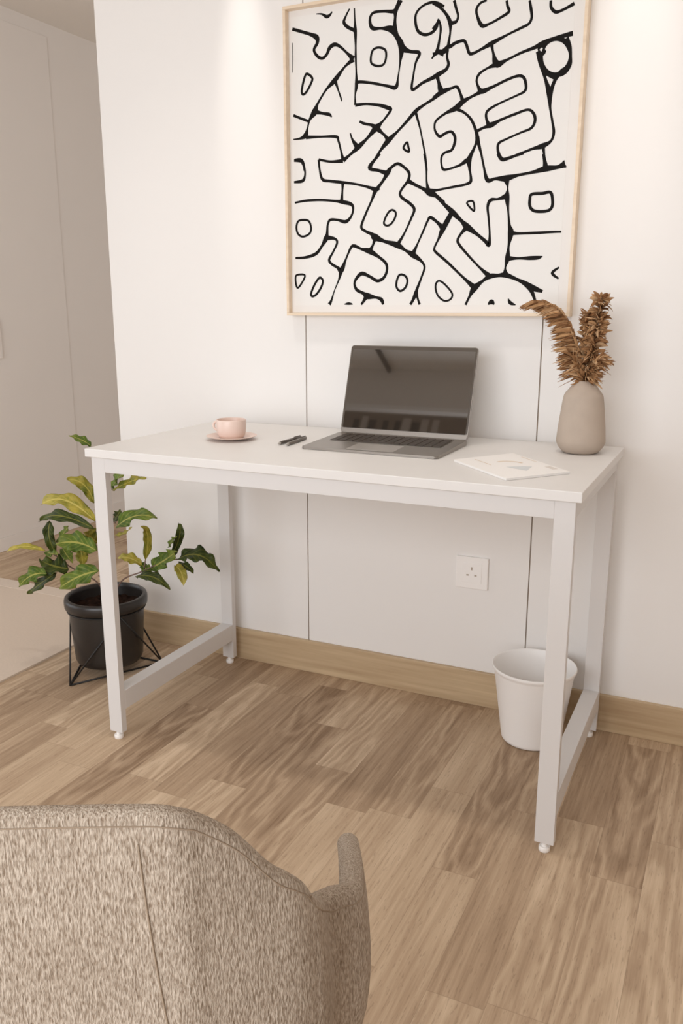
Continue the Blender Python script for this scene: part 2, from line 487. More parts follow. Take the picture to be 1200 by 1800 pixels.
def rounded_slab(bm, x0, x1, y0, y1, z0, z1, r, n=6, edge=.0):
    pts = []
    for cx, cy, a0 in ((x1 - r, y1 - r, 0), (x0 + r, y1 - r, 90), (x0 + r, y0 + r, 180), (x1 - r, y0 + r, 270)):
        for k in range(n + 1):
            a = math.radians(a0 + 90 * k / n)
            pts.append((cx + r * math.cos(a), cy + r * math.sin(a)))
    lo = [bm.verts.new((x, y, z0)) for x, y in pts]
    hi = [bm.verts.new((x, y, z1)) for x, y in pts]
    bm.faces.new(list(reversed(lo))); bm.faces.new(hi)
    m_ = len(pts)
    for i in range(m_):
        j = (i + 1) % m_
        bm.faces.new((lo[i], lo[j], hi[j], hi[i]))
    if edge > 0:
        es = [e for v in hi for e in v.link_edges if e.other_vert(v) in hi] + [e for v in lo for e in v.link_edges if e.other_vert(v) in lo]
        bmesh.ops.bevel(bm, geom=list(set(es)), offset=edge, segments=2, affect='EDGES')
    return bm

link('base', rounded_slab(bmesh.new(), lx0, lx1, ly0, ly1, lz, lz + .0125, .008, edge=.002), M_alu, lap)
kb = link('keyboard', boxm(lx0 + .026, lx1 - .026, ly0 + .098, ly1 - .022, lz + .0125, lz + .0129), M_bezel, lap)
bm = bmesh.new()
for r in range(6):
    n = 14
    kw = (lx1 - lx0 - .056) / n
    for k in range(n):
        if r == 0 and 4 <= k <= 8:
            if k > 4: continue
            x0 = lx0 + .028 + k * kw; x1 = x0 + 5 * kw - .003
        else:
            x0 = lx0 + .028 + k * kw; x1 = x0 + kw - .003
        y0 = ly0 + .1 + r * .0165
        box(bm, x0, x1, y0, y0 + .0138, lz + .0129, lz + .0141)
link('keys', bm, M_key, kb)
link('trackpad', rounded_slab(bmesh.new(), .575, .691, ly0 + .012, ly0 + .086, lz + .0125, lz + .0128, .003), M_alu_light, lap)
# lid, leaning back about 18 degrees
for o_ in lap.children_recursive:
    for v in o_.data.vertices:
        if v.co.z > lz + .004: v.co.z -= .0068 * (1 - min(1, (v.co.y - ly0) / (ly1 - ly0)))
hin = Vector((0, ly1 - .004, lz + .0125))
tilt = math.radians(18)
Lm = Matrix.Translation(hin) @ Matrix.Rotation(-tilt, 4, 'X')   # local: x, thickness y, height z
def lidslab(x0, x1, z0, z1, y0, y1, r, edge=0):
    bm_ = rounded_slab(bmesh.new(), x0, x1, z0, z1, y0, y1, r, edge=edge)
    R = Matrix(((1, 0, 0, 0), (0, 0, 1, 0), (0, 1, 0, 0), (0, 0, 0, 1)))
    bmesh.ops.transform(bm_, matrix=Lm @ R, verts=bm_.verts)
    return bm_
LH = .2265
lid = link('lid', lidslab(lx0, lx1, 0.0, LH, 0, .0055, .007, edge=.0015), M_alu, lap)
link('bezel', lidslab(lx0 + .0015, lx1 - .0015, .0115, LH - .0015, -.0004, .0004, .006), M_bezel, lid)
link('screen', lidslab(lx0 + .006, lx1 - .006, .0125, LH - .0105, -.0008, 0, .002), M_screen, lid)
link('hinge_bar', lidslab(lx0 + .002, lx1 - .002, .001, .0105, -.0006, .0002, .001), M_alu, lid)

# ------------------------------------------------------------------ cup, saucer, pens, papers
M_pink = plain('blush_glaze', (226, 202, 190), 0.35, 0.5, noise=0.01, nscale=30)
cx, cy = 0.238, 0.268
sau = lathe(bmesh.new(), [(0, .0005), (.026, .0005), (.028, .0015), (.050, .0060), (.0625, .0095), (.0635, .0105), (.062, .0112), (.049, .0082), (.028, .0040), (0, .0036)], cx, cy, H, 72)
tag(link('saucer', sau, M_pink, auto=50), 'blush pink saucer lying under the cup on the left of the desk', 'saucer')
cup = thing('cup', 'small blush pink coffee cup standing on its saucer at the left of the desk', 'cup', (cx, cy, H + .0045))
bm = lathe(bmesh.new(), [(0, 0), (.027, 0), (.0305, .002), (.034, .008), (.0362, .018), (.0372, .030), (.0372, .044), (.0366, .0462), (.0355, .0465), (.0347, .045), (.0345, .030), (.033, .016), (.029, .008), (0, .006)], cx, cy, H + .0045, 64)
link('cup_body', bm, M_pink, cup, auto=60)
hp = catmull([(cx - .0362, cy, H + .041), (cx - .047, cy + .001, H + .042), (cx - .0535, cy + .0015, H + .034), (cx - .050, cy + .001, H + .024), (cx - .0362, cy, H + .0185)], 6)
link('handle', tube(bmesh.new(), hp, .0032, 10), M_pink, cup, smooth=True)

M_pen = plain('dark_grey_pen', (84, 76, 68), 0.4, 0.5)
M_pen2 = plain('grey_pen', (112, 104, 95), 0.35, 0.5)
def pen(a, b_, mat, label, z):
    t = thing('pen', label, 'pen', (a[0], a[1], H), 'two pens left of the laptop')
    A = Vector((a[0], a[1], z)); B = Vector((b_[0], b_[1], z)); d_ = B - A
    P = lambda s: A + d_ * s
    link('barrel', tube(bmesh.new(), [P(.09), P(.1), P(.62), P(.63)], [.0036, .0040, .0040, .0038], 14), mat, t, auto=40)
    link('pen_tip', tube(bmesh.new(), [P(0), P(.02), P(.09)], [.0006, .0013, .0036], 14), M_alu_light, t, auto=40)
    c = link('cap', tube(bmesh.new(), [P(.63), P(.64), P(.985), P(1)], [.0040, .0042, .0042, .0034], 14), mat, t, auto=40)
    s = P(.7) + Vector((0, 0, .0052)); e = P(.98) + Vector((0, 0, .0052))
    link('pocket_clip', tube(bmesh.new(), [P(.975) + Vector((0, 0, .003)), e, s], .0009, 8), M_pen2, c, smooth=True)
pen((0.391, 0.232), (0.393, 0.346), M_pen, 'darker of two slim pens, the one farther from the laptop', H + .0047)
pen((0.4165, 0.227), (0.4075, 0.345), M_pen2, 'paler of two slim pens, the one nearer the laptop', H + .0047)

M_paper = plain('white_paper', (242, 239, 236), 0.6, 0.3)
M_ink_a = plain('brown_print', (222, 203, 180), 0.6, 0.2)
M_ink_b = plain('blue_grey_print', (214, 217, 218), 0.6, 0.2)
M_ink_c = plain('grey_print', (222, 215, 208), 0.6, 0.2)
pa, pb, pc, pd = Vector((.842, .202, 0)), Vector((.997, .045, 0)), Vector((1.094, .169, 0)), Vector((.936, .338, 0))
def quad(bm, c4, z0, z1, sag=0.0):
    lo = [bm.verts.new((p.x, p.y, z0)) for p in c4]; hi = [bm.verts.new((p.x, p.y, z1)) for p in c4]
    bm.faces.new(list(reversed(lo))); bm.faces.new(hi)
    for i in range(4):
        j = (i + 1) % 4
        bm.faces.new((lo[i], lo[j], hi[j], hi[i]))
    return bm
pm = lambda s, t: pa.lerp(pb, s).lerp(pd.lerp(pc, s), t)
bro = thing('brochure', 'thin white brochure with pale printed shapes lying on the desk before the vase', 'brochure', ((pm(.5, .5)).x, pm(.5, .5).y, H))
bm = bmesh.new()
for k in range(3):
    q = [pm(0 + .004 * k, 0), pm(1, .0), pm(1, 1 - .004 * k), pm(.003 * k, 1)]
    quad(bm, q, H + .0006 + k * .0013, H + .0006 + k * .0013 + .0011)
link('pages', bm, M_paper, bro)
ztop = H + .0006 + 3 * .0013
cov = link('cover', quad(bmesh.new(), [pm(0, 0), pm(1, 0), pm(1, 1), pm(0, 1)], ztop, ztop + .0005), M_paper, bro)
zt = ztop + .0005
def decal(name, pts, mat):
    bm_ = bmesh.new()
    vs_ = [bm_.verts.new((p.x, p.y, zt + .0002)) for p in pts]
    bm_.faces.new(vs_)
    o_ = link(name, bm_, mat, cov)
    return o_
arc = [pm(.50 + .20 * math.cos(a) , .50 + .24 * math.sin(a)) for a in [math.radians(95 + 12 * i) for i in range(9)]]
arc += [pm(.50 + .17 * math.cos(a), .50 + .20 * math.sin(a)) for a in [math.radians(95 + 12 * i) for i in reversed(range(9))]]
decal('printed_arc', arc, M_ink_a)
decal('printed_wedge', [pm(.56, .38), pm(.80, .50), pm(.66, .72), pm(.60, .62)], M_ink_b)
decal('printed_bar', [pm(.72, .86), pm(.86, .86), pm(.86, .95), pm(.72, .95)], M_ink_c)
decal('printed_line', [pm(.1, .26), pm(.42, .26), pm(.42, .275), pm(.1, .275)], M_ink_a)
decal('printed_rule', [pm(.22, .94), pm(.5, .94), pm(.5, .955), pm(.22, .955)], M_ink_a)

# ------------------------------------------------------------------ vase with dried plumes
M_vase = plain('taupe_stoneware', (180, 165, 151), 0.75, 0.25, noise=0.05, nscale=22, bump=0.08)
vx, vy = 1.065, 0.442
bm = lathe(bmesh.new(), [(0, .0006), (.036, .0006), (.041, .003), (.0505, .015), (.0545, .0245), (.0545, .030), (.0520, .060), (.0470, .105), (.0438, .127), (.0425, .1315), (.040, .135), (.0280, .151), (.0185, .1605), (.0165, .1625), (.0155, .162), (.0150, .158), (.022, .148), (.036, .130), (.044, .060), (.046, .03), (.034, .012), (0, .01)], vx, vy, H, 72)
vase = tag(link('vase', bm, M_vase, auto=50), 'matte taupe bottle vase with angled shoulders on the right end of the desk', 'vase')

def plume_mats():
    cols = ((178, 138, 98), (154, 114, 78), (196, 160, 122), (122, 84, 54))
    return [plain('dried_bract_%s' % n_, c, 0.8, 0.15, noise=0.12, nscale=120) for n_, c in zip(('tan', 'brown', 'pale', 'umber'), cols)]
M_plume = plume_mats()
M_stem = plain('dried_stem', (110, 76, 48), 0.8, 0.2)
Zp = lambda v: H + .1615 + (925 - v) * .000236
Xp = lambda u: vx + (u - 690) * .0002285
def bract(bm, base, d, curl, ln, w, mi):
    d = d.normalized()
    side = Vector((random.uniform(-1, 1), random.uniform(-1, 1), random.uniform(-1, 1)))
    nrm = d.cross(side).normalized()
    pts, ws, ns = [], [], []
    for k in range(6):
        t = k / 5
        p = base + d * ln * t + curl * ln * t * t
        pts.append(p); ws.append(w * (math.sin(math.pi * min(1, .16 + t * .84)) ** .7 + .05)); ns.append(nrm)
    rows = []
    for i in range(6):
        tt = (pts[min(i + 1, 5)] - pts[max(i - 1, 0)]).normalized()
        s = tt.cross(nrm).normalized(); n2 = s.cross(tt).normalized()
        rows.append([bm.verts.new(pts[i] - s * ws[i] / 2 + n2 * ws[i] * .2), bm.verts.new(pts[i]), bm.verts.new(pts[i] + s * ws[i] / 2 + n2 * ws[i] * .2)])
    for i in range(5):
        for j in range(2):
            f_ = bm.faces.new((rows[i][j], rows[i][j + 1], rows[i + 1][j + 1], rows[i + 1][j])); f_.material_index = mi; f_.smooth = True

def plume(label, path, build):
    t = thing('dried_plume', label, 'dried plant', (path[0][0], path[0][1], path[0][2]), 'dried plumes in the taupe vase')
    c = catmull(path, 10)
    link('stem', tube(bmesh.new(), c, [.0018 - .0011 * i / len(c) for i in range(len(c))], 8), M_stem, t, smooth=True)
    bm_ = bmesh.new()
    build(bm_, [Vector(p) for p in c])
    o_ = link('bracts', bm_, M_plume, t, smooth='raw')
    md = o_.modifiers.new('thick', 'SOLIDIFY'); md.thickness = .0004
R_ = random.uniform
def left_build(bm_, c):
    n = len(c)
    i0 = int(n * .16)
    for k in range(520):
        t = R_(0, 1) ** .85
        i = int(i0 + t * (n - 1 - i0)); i = min(i, n - 2)
        tg = (c[i + 1] - c[i - 1]).normalized()
        base = c[i] + Vector((R_(-.004, .004), R_(-.006, .006), R_(-.004, .004)))
        fall = Vector((-1.0, R_(-.35, .35), -.30))
        d = (tg * R_(.1, .7) + fall * R_(.6, 1.1) + Vector((0, 0, R_(-.15, .12))))
        ln = (R_(.024, .046) * (1.2 - .68 * t))
        bract(bm_, base, d, Vector((-.15, 0, -.25)), ln, R_(.0035, .0065), random.choice((0, 0, 1, 1, 2, 3)))
    for k in range(50):
        i = int(i0 + R_(0, 1) * (n - 2 - i0))
        tg = (c[i + 1] - c[i - 1]).normalized()
        bract(bm_, c[i], tg + Vector((R_(-.1, .25), R_(-.3, .3), R_(-.1, .25))), Vector((-.1, 0, -.15)), R_(.018, .03), R_(.004, .007), random.choice((0, 1, 2)))
def right_build(bm_, c):
    n = len(c)
    i0 = int(n * .22)
    for k in range(330):
        t = R_(0, 1)
        i = min(int(i0 + t * (n - 2 - i0)), n - 2)
        a = R_(0, 2 * math.pi)
        rad = Vector((math.cos(a), math.sin(a), R_(.05, .75)))
        ln = R_(.017, .033) * (1.15 - .42 * t)
        base = c[i] + rad * R_(0, .006)
        bract(bm_, base, rad, Vector((0, 0, R_(-.75, .25))), ln, R_(.005, .0105), random.choice((0, 1, 1, 2, 3)))
    for k in range(16):
        bract(bm_, c[-1] - Vector((0, 0, R_(0, .012))), Vector((R_(-.5, .5), R_(-.5, .5), 1)), Vector((0, 0, -.1)), R_(.010, .016), R_(.005, .008), random.choice((0, 1, 2)))
def low_build(sgn):
    def f_(bm_, c):
        n = len(c)
        for k in range(130):
            i = min(int((.25 + .72 * R_(0, 1)) * n), n - 2)
            a = R_(0, 2 * math.pi)
            d = Vector((sgn * R_(.2, 1.1) + .35 * math.cos(a), .55 * math.sin(a), R_(-.15, .75)))
            bract(bm_, c[i], d, Vector((sgn * .1, 0, R_(-.6, .05))), R_(.02, .038), R_(.003, .008), random.choice((0, 1, 1, 2, 3)))
    return f_
nk = (vx, vy, H + .10)
plume('long drooping dried plume leaning left out of the taupe vase', [nk, (Xp(688), vy, Zp(900)), (Xp(620), vy - .004, Zp(660)), (Xp(545), vy - .006, Zp(460)), (Xp(450), vy - .006, Zp(310)), (Xp(340), vy - .004, Zp(228)), (Xp(220), vy - .002, Zp(196)), (Xp(125), vy, Zp(205))], left_build)
plume('upright curly dried plume, the tallest in the taupe vase', [(vx + .003, vy + .002, H + .10), (Xp(702), vy + .002, Zp(890)), (Xp(735), vy + .004, Zp(680)), (Xp(768), vy + .006, Zp(470)), (Xp(785), vy + .006, Zp(280)), (Xp(785), vy + .006, Zp(145))], right_build)
plume('shorter dried plume between the two tall ones in the taupe vase', [(vx, vy + .006, H + .10), (Xp(695), vy + .01, Zp(880)), (Xp(690), vy + .02, Zp(640)), (Xp(690), vy + .022, Zp(440)), (Xp(690), vy + .022, Zp(290))], right_build)
plume('short feathery dried tuft spreading low right of the vase neck', [(vx + .004, vy - .003, H + .11), (Xp(705), vy - .003, Zp(900)), (Xp(760), vy - .008, Zp(800)), (Xp(830), vy - .012, Zp(700))], low_build(1))
plume('short feathery dried tuft spreading low left of the vase neck', [(vx - .004, vy - .003, H + .11), (Xp(680), vy - .006, Zp(900)), (Xp(630), vy - .012, Zp(800)), (Xp(560), vy - .015, Zp(690))], low_build(-1))
# ------------------------------------------------------------------ framed print
M_frame = wood_trim('pale_beech', (222, 200, 174), (236, 217, 192), 'X')
M_mat = plain('mat_board', (232, 229, 226), 0.7, 0.2)
M_print = plain('print_paper', (234, 232, 229), 0.7, 0.2)
M_inkblack = plain('black_ink', (20, 17, 15), 0.7, 0.15)
fx0, fx1, fz0, fz1, fy = 0.240, 1.0005, 1.0515, 1.811, 0.560
pic = thing('framed_print', 'large square beech framed black and white letter pattern print on the wall', 'picture', ((fx0 + fx1) / 2, YW, fz0))
fwid = .0075
bm = bmesh.new()
for a in ((fx0, fx1, fz0, fz0 + fwid), (fx0, fx1, fz1 - fwid, fz1), (fx0, fx0 + fwid, fz0 + fwid, fz1 - fwid), (fx1 - fwid, fx1, fz0 + fwid, fz1 - fwid)):
    box(bm, a[0], a[1], fy, YW - .0005, a[2], a[3], bev=.0008)
link('frame', bm, M_frame, pic)
link('mat_board', boxm(fx0 + fwid, fx1 - fwid, .5785, .586, fz0 + fwid, fz1 - fwid), M_mat, pic)
pr = link('print', boxm(.2555, .9680, .5782, .5786, 1.0785, 1.7890), M_print, pic)
SN = [0]
def stroke(bm_, pts, closed=False):
    SN[0] += 1
    YI = .5781 - SN[0] * 4e-6
    c = catmull(pts, 7, closed)
    m_ = len(c)
    L_, R2 = [], []
    for i in range(m_):
        if closed:
            a, b_ = c[(i - 1) % m_], c[(i + 1) % m_]
        else:
            a, b_ = c[max(i - 1, 0)], c[min(i + 1, m_ - 1)]
        tx, tz = b_[0] - a[0], b_[1] - a[1]
        l = math.hypot(tx, tz) or 1e-9
        nx, nz = -tz / l, tx / l
        w = max(c[i][2], 1.0) * .0005
        L_.append(bm_.verts.new((c[i][0] + nx * w, YI, c[i][1] + nz * w)))
        R2.append(bm_.verts.new((c[i][0] - nx * w, YI, c[i][1] - nz * w)))
    for i in range(m_ if closed else m_ - 1):
        j = (i + 1) % m_
        bm_.faces.new((L_[i], R2[i], R2[j], L_[j]))
# 0.2566 0.9668 1.0789 1.7884 81
INK = [
    [(0.3267, 1.788, 2.3), (0.3426, 1.7856, 4.5), (0.3565, 1.778, 8.3), (0.3664, 1.7819, 6.0), (0.3711, 1.7876, 3.0)],
    [(0.2582, 1.7623, 7.7), (0.286, 1.7526, 7.7), (0.3102, 1.7438, 8.4), (0.3275, 1.7346, 12.9), (0.3294, 1.722, 9.1), (0.32, 1.7067, 7.6), (0.33, 1.6909, 7.6), (0.344, 1.685, 7.6), (0.3561, 1.6928, 7.6), (0.3641, 1.7065, 9.8), (0.378, 1.7124, 9.8), (0.3937, 1.7054, 6.8), (0.4134, 1.688, 6.8), (0.4298, 1.6732, 15.0)],
    [(0.4317, 1.7875, 3.7), (0.4333, 1.7605, 4.5), (0.4346, 1.7366, 8.9), (0.4359, 1.703, 5.2), (0.436, 1.6773, 6.0), (0.4376, 1.6449, 4.5), (0.4382, 1.6123, 9.1), (0.4347, 1.5898, 3.8), (0.4352, 1.5673, 6.8)],
    [(0.4352, 1.5673, 8.3), (0.4645, 1.5673, 6.0), (0.4993, 1.5615, 7.5), (0.5223, 1.5538, 9.7), (0.5318, 1.5488, 8.2), (0.5225, 1.5359, 6.0), (0.5074, 1.5209, 6.8), (0.4929, 1.5106, 17.4), (0.4804, 1.5172, 7.6), (0.4609, 1.5221, 6.8), (0.4472, 1.5286, 6.1)],
    [(0.419, 1.7876, 3.7), (0.4093, 1.7731, 5.2), (0.4035, 1.7596, 8.2), (0.4133, 1.7479, 8.2), (0.4288, 1.7396, 8.2), (0.4342, 1.7345, 6.7)],
    [(0.5522, 1.7884, 12.3), (0.5444, 1.7742, 10.9), (0.5361, 1.7666, 9.4), (0.5119, 1.7698, 6.6), (0.4857, 1.771, 6.6), (0.4752, 1.763, 6.6), (0.4746, 1.7474, 8.1), (0.4823, 1.7361, 9.6), (0.5049, 1.7333, 6.6), (0.5311, 1.7279, 16.1), (0.5454, 1.7105, 12.4), (0.5577, 1.6857, 16.1), (0.5546, 1.6514, 5.1), (0.5499, 1.6203, 4.4), (0.5443, 1.5979, 10.4), (0.5216, 1.603, 6.7), (0.4796, 1.614, 6.7), (0.4448, 1.6198, 7.5), (0.437, 1.6141, 9.8)],
    [(0.5379, 1.7642, 7.3), (0.5389, 1.7533, 4.4), (0.5377, 1.7317, 8.8)],
    [(0.5559, 1.7879, 7.2), (0.5438, 1.765, 5.1), (0.5413, 1.7406, 5.1), (0.548, 1.7118, 5.8), (0.5614, 1.6837, 14.6), (0.58, 1.6737, 8.0), (0.6038, 1.6673, 8.7), (0.5952, 1.647, 5.8), (0.5902, 1.6224, 5.1), (0.5872, 1.5885, 7.3), (0.6144, 1.601, 7.3), (0.6503, 1.613, 10.1), (0.6678, 1.622, 7.2)],
    [(0.6638, 1.7598, 5.7), (0.6477, 1.7689, 7.1), (0.6317, 1.7731, 6.4), (0.6105, 1.7684, 5.7), (0.5946, 1.7553, 5.8), (0.5925, 1.7372, 6.5), (0.5991, 1.7164, 7.2), (0.6155, 1.7061, 7.2), (0.6334, 1.7076, 7.2), (0.6456, 1.7183, 7.9), (0.6505, 1.7329, 5.0), (0.6567, 1.7139, 5.7), (0.6535, 1.6899, 5.0), (0.648, 1.6675, 7.2), (0.6356, 1.6513, 3.6)],
    [(0.6488, 1.6665, 8.6), (0.6667, 1.6601, 16.5)],
    [(0.6692, 1.5767, 6.5), (0.6444, 1.5633, 7.3), (0.6193, 1.5514, 6.6), (0.5975, 1.539, 9.6), (0.5719, 1.5154, 7.4), (0.5497, 1.4961, 6.7), (0.5252, 1.4766, 13.5), (0.5043, 1.455, 6.8), (0.4851, 1.4295, 6.9), (0.4774, 1.4192, 9.2)],
    [(0.4929, 1.5106, 17.4), (0.5077, 1.4978, 7.5), (0.5193, 1.487, 8.3), (0.5252, 1.4766, 13.5)],
    [(0.4929, 1.5106, 17.4), (0.469, 1.4876, 7.6), (0.4455, 1.4693, 13.0), (0.4217, 1.4524, 6.9), (0.4017, 1.4392, 11.6)],
    [(0.4216, 1.503, 3.8), (0.4276, 1.4874, 6.1), (0.4396, 1.4704, 13.8)],
    [(0.6503, 1.6114, 10.1), (0.6543, 1.597, 6.5), (0.659, 1.5808, 10.9), (0.6693, 1.5742, 8.7)],
    [(0.4298, 1.6732, 13.5), (0.4055, 1.6581, 6.0), (0.3786, 1.6308, 12.9), (0.3537, 1.6108, 6.1), (0.3291, 1.5798, 7.0), (0.3208, 1.562, 17.1), (0.3062, 1.5446, 7.0), (0.2997, 1.5247, 5.5), (0.2937, 1.508, 13.3), (0.2786, 1.5016, 6.3), (0.2575, 1.5005, 3.2)],
    [(0.3786, 1.6308, 9.9), (0.3877, 1.6075, 4.6), (0.3957, 1.5869, 4.6), (0.3976, 1.5794, 2.3)],
    [(0.3228, 1.5618, 13.2), (0.3412, 1.5568, 7.0), (0.3615, 1.5523, 8.5), (0.3695, 1.5453, 3.1)],
    [(0.2584, 1.559, 7.1), (0.2792, 1.5503, 6.3), (0.3032, 1.5408, 7.0)],
    [(0.2945, 1.5028, 9.4), (0.3408, 1.5009, 5.4), (0.3815, 1.4977, 7.7), (0.3884, 1.4871, 6.2), (0.3956, 1.4628, 5.4), (0.4008, 1.442, 10.1)],
    [(0.2577, 1.7304, 1.9), (0.2587, 1.6906, 2.3), (0.2566, 1.6607, 1.6)],
    [(0.5976, 1.5358, 7.4), (0.6095, 1.4994, 4.4), (0.6176, 1.4663, 4.4), (0.6251, 1.4332, 5.2), (0.6296, 1.4002, 5.2)],
    [(0.2588, 1.4488, 6.4), (0.28, 1.4467, 9.5), (0.287, 1.4375, 7.1), (0.2893, 1.4216, 5.5)],
    [(0.3314, 1.4467, 6.3), (0.3651, 1.4392, 6.2), (0.4017, 1.4385, 10.1)],
    [(0.9185, 1.6583, 4.1), (0.9312, 1.6591, 7.5), (0.9489, 1.6529, 10.1), (0.9607, 1.6388, 8.8), (0.9651, 1.6186, 5.4), (0.9636, 1.6022, 8.8), (0.9528, 1.5882, 10.2), (0.9356, 1.5841, 8.9), (0.9193, 1.5888, 9.6), (0.9067, 1.601, 8.2), (0.9004, 1.6165, 6.9), (0.8992, 1.6269, 6.2)],
    [(0.6353, 1.7712, 6.4), (0.6532, 1.7597, 6.4), (0.6695, 1.7425, 7.1), (0.6796, 1.7231, 9.9), (0.6802, 1.7019, 5.0), (0.6776, 1.6732, 8.6), (0.6943, 1.6789, 7.8), (0.7133, 1.6812, 7.1), (0.7205, 1.6728, 7.1), (0.7281, 1.6537, 7.1), (0.7368, 1.6512, 7.1), (0.7571, 1.658, 6.3), (0.7805, 1.6672, 10.5), (0.8167, 1.6808, 5.5), (0.8491, 1.6915, 6.2), (0.8666, 1.6981, 6.2), (0.8724, 1.7104, 6.1), (0.8699, 1.7281, 6.8), (0.8657, 1.7459, 5.4)],
    [(0.6368, 1.7148, 7.2), (0.6471, 1.7272, 5.7), (0.6504, 1.7344, 3.6), (0.6562, 1.717, 5.7), (0.6545, 1.6897, 4.3), (0.6505, 1.6681, 6.5)],
    [(0.6505, 1.6672, 6.5), (0.6613, 1.6644, 8.6), (0.6769, 1.6733, 10.7)],
    [(0.6383, 1.6593, 10.8), (0.6525, 1.6623, 6.5), (0.6649, 1.6634, 10.7), (0.6736, 1.6661, 9.3)],
    [(0.6878, 1.7701, 7.0), (0.6936, 1.7514, 6.3), (0.6986, 1.7357, 5.6), (0.6945, 1.7243, 7.1), (0.6824, 1.7222, 9.2)],
    [(0.7666, 1.7594, 4.9), (0.7516, 1.7555, 5.6), (0.7429, 1.7449, 6.3), (0.7448, 1.7298, 6.3), (0.7568, 1.708, 9.1), (0.7753, 1.7096, 5.6), (0.8016, 1.7195, 6.2), (0.8194, 1.7289, 6.9), (0.8155, 1.7411, 6.2), (0.8133, 1.753, 6.2)],
    [(0.9139, 1.7394, 6.1), (0.9153, 1.7249, 6.7), (0.9264, 1.7141, 7.4), (0.9434, 1.717, 6.0), (0.9662, 1.7261, 8.0)],
    [(0.7811, 1.6687, 10.5), (0.7864, 1.6471, 5.6), (0.7959, 1.6226, 16.1), (0.8191, 1.6284, 6.3), (0.8516, 1.6397, 6.2), (0.8806, 1.6467, 8.2), (0.8996, 1.6532, 11.6), (0.9248, 1.6604, 8.1), (0.9668, 1.6663, 10.7)],
    [(0.7959, 1.622, 14.0), (0.7758, 1.6166, 5.6), (0.7557, 1.6066, 6.4), (0.7487, 1.5935, 5.7), (0.7527, 1.5793, 6.4), (0.7624, 1.5676, 12.1), (0.7878, 1.5743, 7.1), (0.8211, 1.5861, 6.3), (0.8474, 1.5918, 6.3), (0.8609, 1.5865, 6.9), (0.8667, 1.5694, 6.9), (0.864, 1.5577, 6.3), (0.8461, 1.5503, 4.9), (0.8098, 1.5385, 4.9), (0.783, 1.5271, 6.4), (0.7748, 1.517, 6.4), (0.7779, 1.5012, 7.1), (0.7862, 1.4918, 12.8), (0.8114, 1.5014, 6.4), (0.8447, 1.5109, 6.3), (0.8743, 1.5174, 5.6), (0.8881, 1.507, 7.0), (0.8915, 1.4915, 7.0), (0.8831, 1.477, 6.3), (0.8601, 1.4696, 4.9), (0.827, 1.4583, 5.0), (0.8086, 1.4504, 6.4), (0.8064, 1.4364, 6.4), (0.8134, 1.4186, 8.6), (0.8256, 1.4137, 7.1), (0.8558, 1.4219, 6.4), (0.8887, 1.432, 6.3), (0.9116, 1.4365, 11.9), (0.9307, 1.4457, 6.3), (0.9362, 1.4636, 6.9), (0.9315, 1.4882, 5.5), (0.9251, 1.5158, 5.5), (0.9209, 1.5491, 12.4), (0.9102, 1.5799, 6.9), (0.8986, 1.6137, 11.7), (0.8892, 1.6383, 7.5)],
    [(0.7624, 1.5676, 10.7), (0.7368, 1.5577, 6.4), (0.7162, 1.5488, 12.2), (0.6989, 1.5363, 13.0), (0.6742, 1.5274, 6.5), (0.6512, 1.5135, 5.8), (0.6468, 1.4995, 5.1), (0.6508, 1.4864, 5.9), (0.6613, 1.4766, 7.3), (0.6756, 1.4828, 6.6), (0.6899, 1.4848, 6.5), (0.6992, 1.4729, 7.3), (0.6987, 1.457, 7.3), (0.6912, 1.4431, 6.6), (0.6751, 1.4388, 5.9), (0.667, 1.4303, 5.9), (0.6667, 1.4141, 5.2), (0.6726, 1.4007, 6.6), (0.6889, 1.4013, 5.1), (0.7139, 1.4078, 6.6), (0.7343, 1.4167, 12.4), (0.7387, 1.3933, 5.1)],
    [(0.7161, 1.5497, 10.8), (0.7103, 1.5665, 6.5), (0.7009, 1.5829, 7.2), (0.6868, 1.5812, 6.5), (0.6639, 1.5756, 12.3), (0.6408, 1.5637, 7.3)],
    [(0.6396, 1.6094, 9.4), (0.6538, 1.6157, 10.8), (0.6714, 1.6232, 8.6), (0.6781, 1.6348, 7.2), (0.6741, 1.6507, 5.7), (0.6753, 1.6674, 7.1)],
    [(0.6502, 1.6145, 10.8), (0.6561, 1.5968, 5.8), (0.6638, 1.5772, 10.9)],
    [(0.7879, 1.4916, 12.8), (0.7708, 1.4877, 6.4), (0.7554, 1.4818, 7.9)],
    [(0.6989, 1.5356, 8.7), (0.7205, 1.5249, 5.8), (0.7387, 1.5077, 6.5), (0.7501, 1.4847, 7.2), (0.755, 1.4654, 9.4), (0.7497, 1.4469, 6.5), (0.7356, 1.4192, 12.3)],
    [(0.7549, 1.4686, 10.8), (0.759, 1.4525, 8.6), (0.7682, 1.4233, 5.0), (0.7765, 1.3909, 5.1)],
    [(0.8889, 1.6442, 10.3), (0.8983, 1.649, 7.5), (0.9094, 1.6506, 8.2)],
    [(0.8928, 1.632, 10.3), (0.9024, 1.6324, 8.2), (0.9068, 1.6392, 6.8)],
    [(0.9517, 1.6578, 13.5), (0.9623, 1.6386, 7.4), (0.9645, 1.6181, 4.7), (0.9651, 1.5983, 4.1)],
    [(0.965, 1.6006, 6.8), (0.9463, 1.5909, 10.2), (0.933, 1.5746, 8.2), (0.9261, 1.5546, 8.9), (0.9244, 1.5279, 5.5)],
    [(0.9078, 1.5935, 8.9), (0.9211, 1.5853, 8.9), (0.9334, 1.5775, 7.5)],
    [(0.9133, 1.4354, 9.1), (0.9179, 1.4129, 4.9), (0.9226, 1.3879, 12.6)],
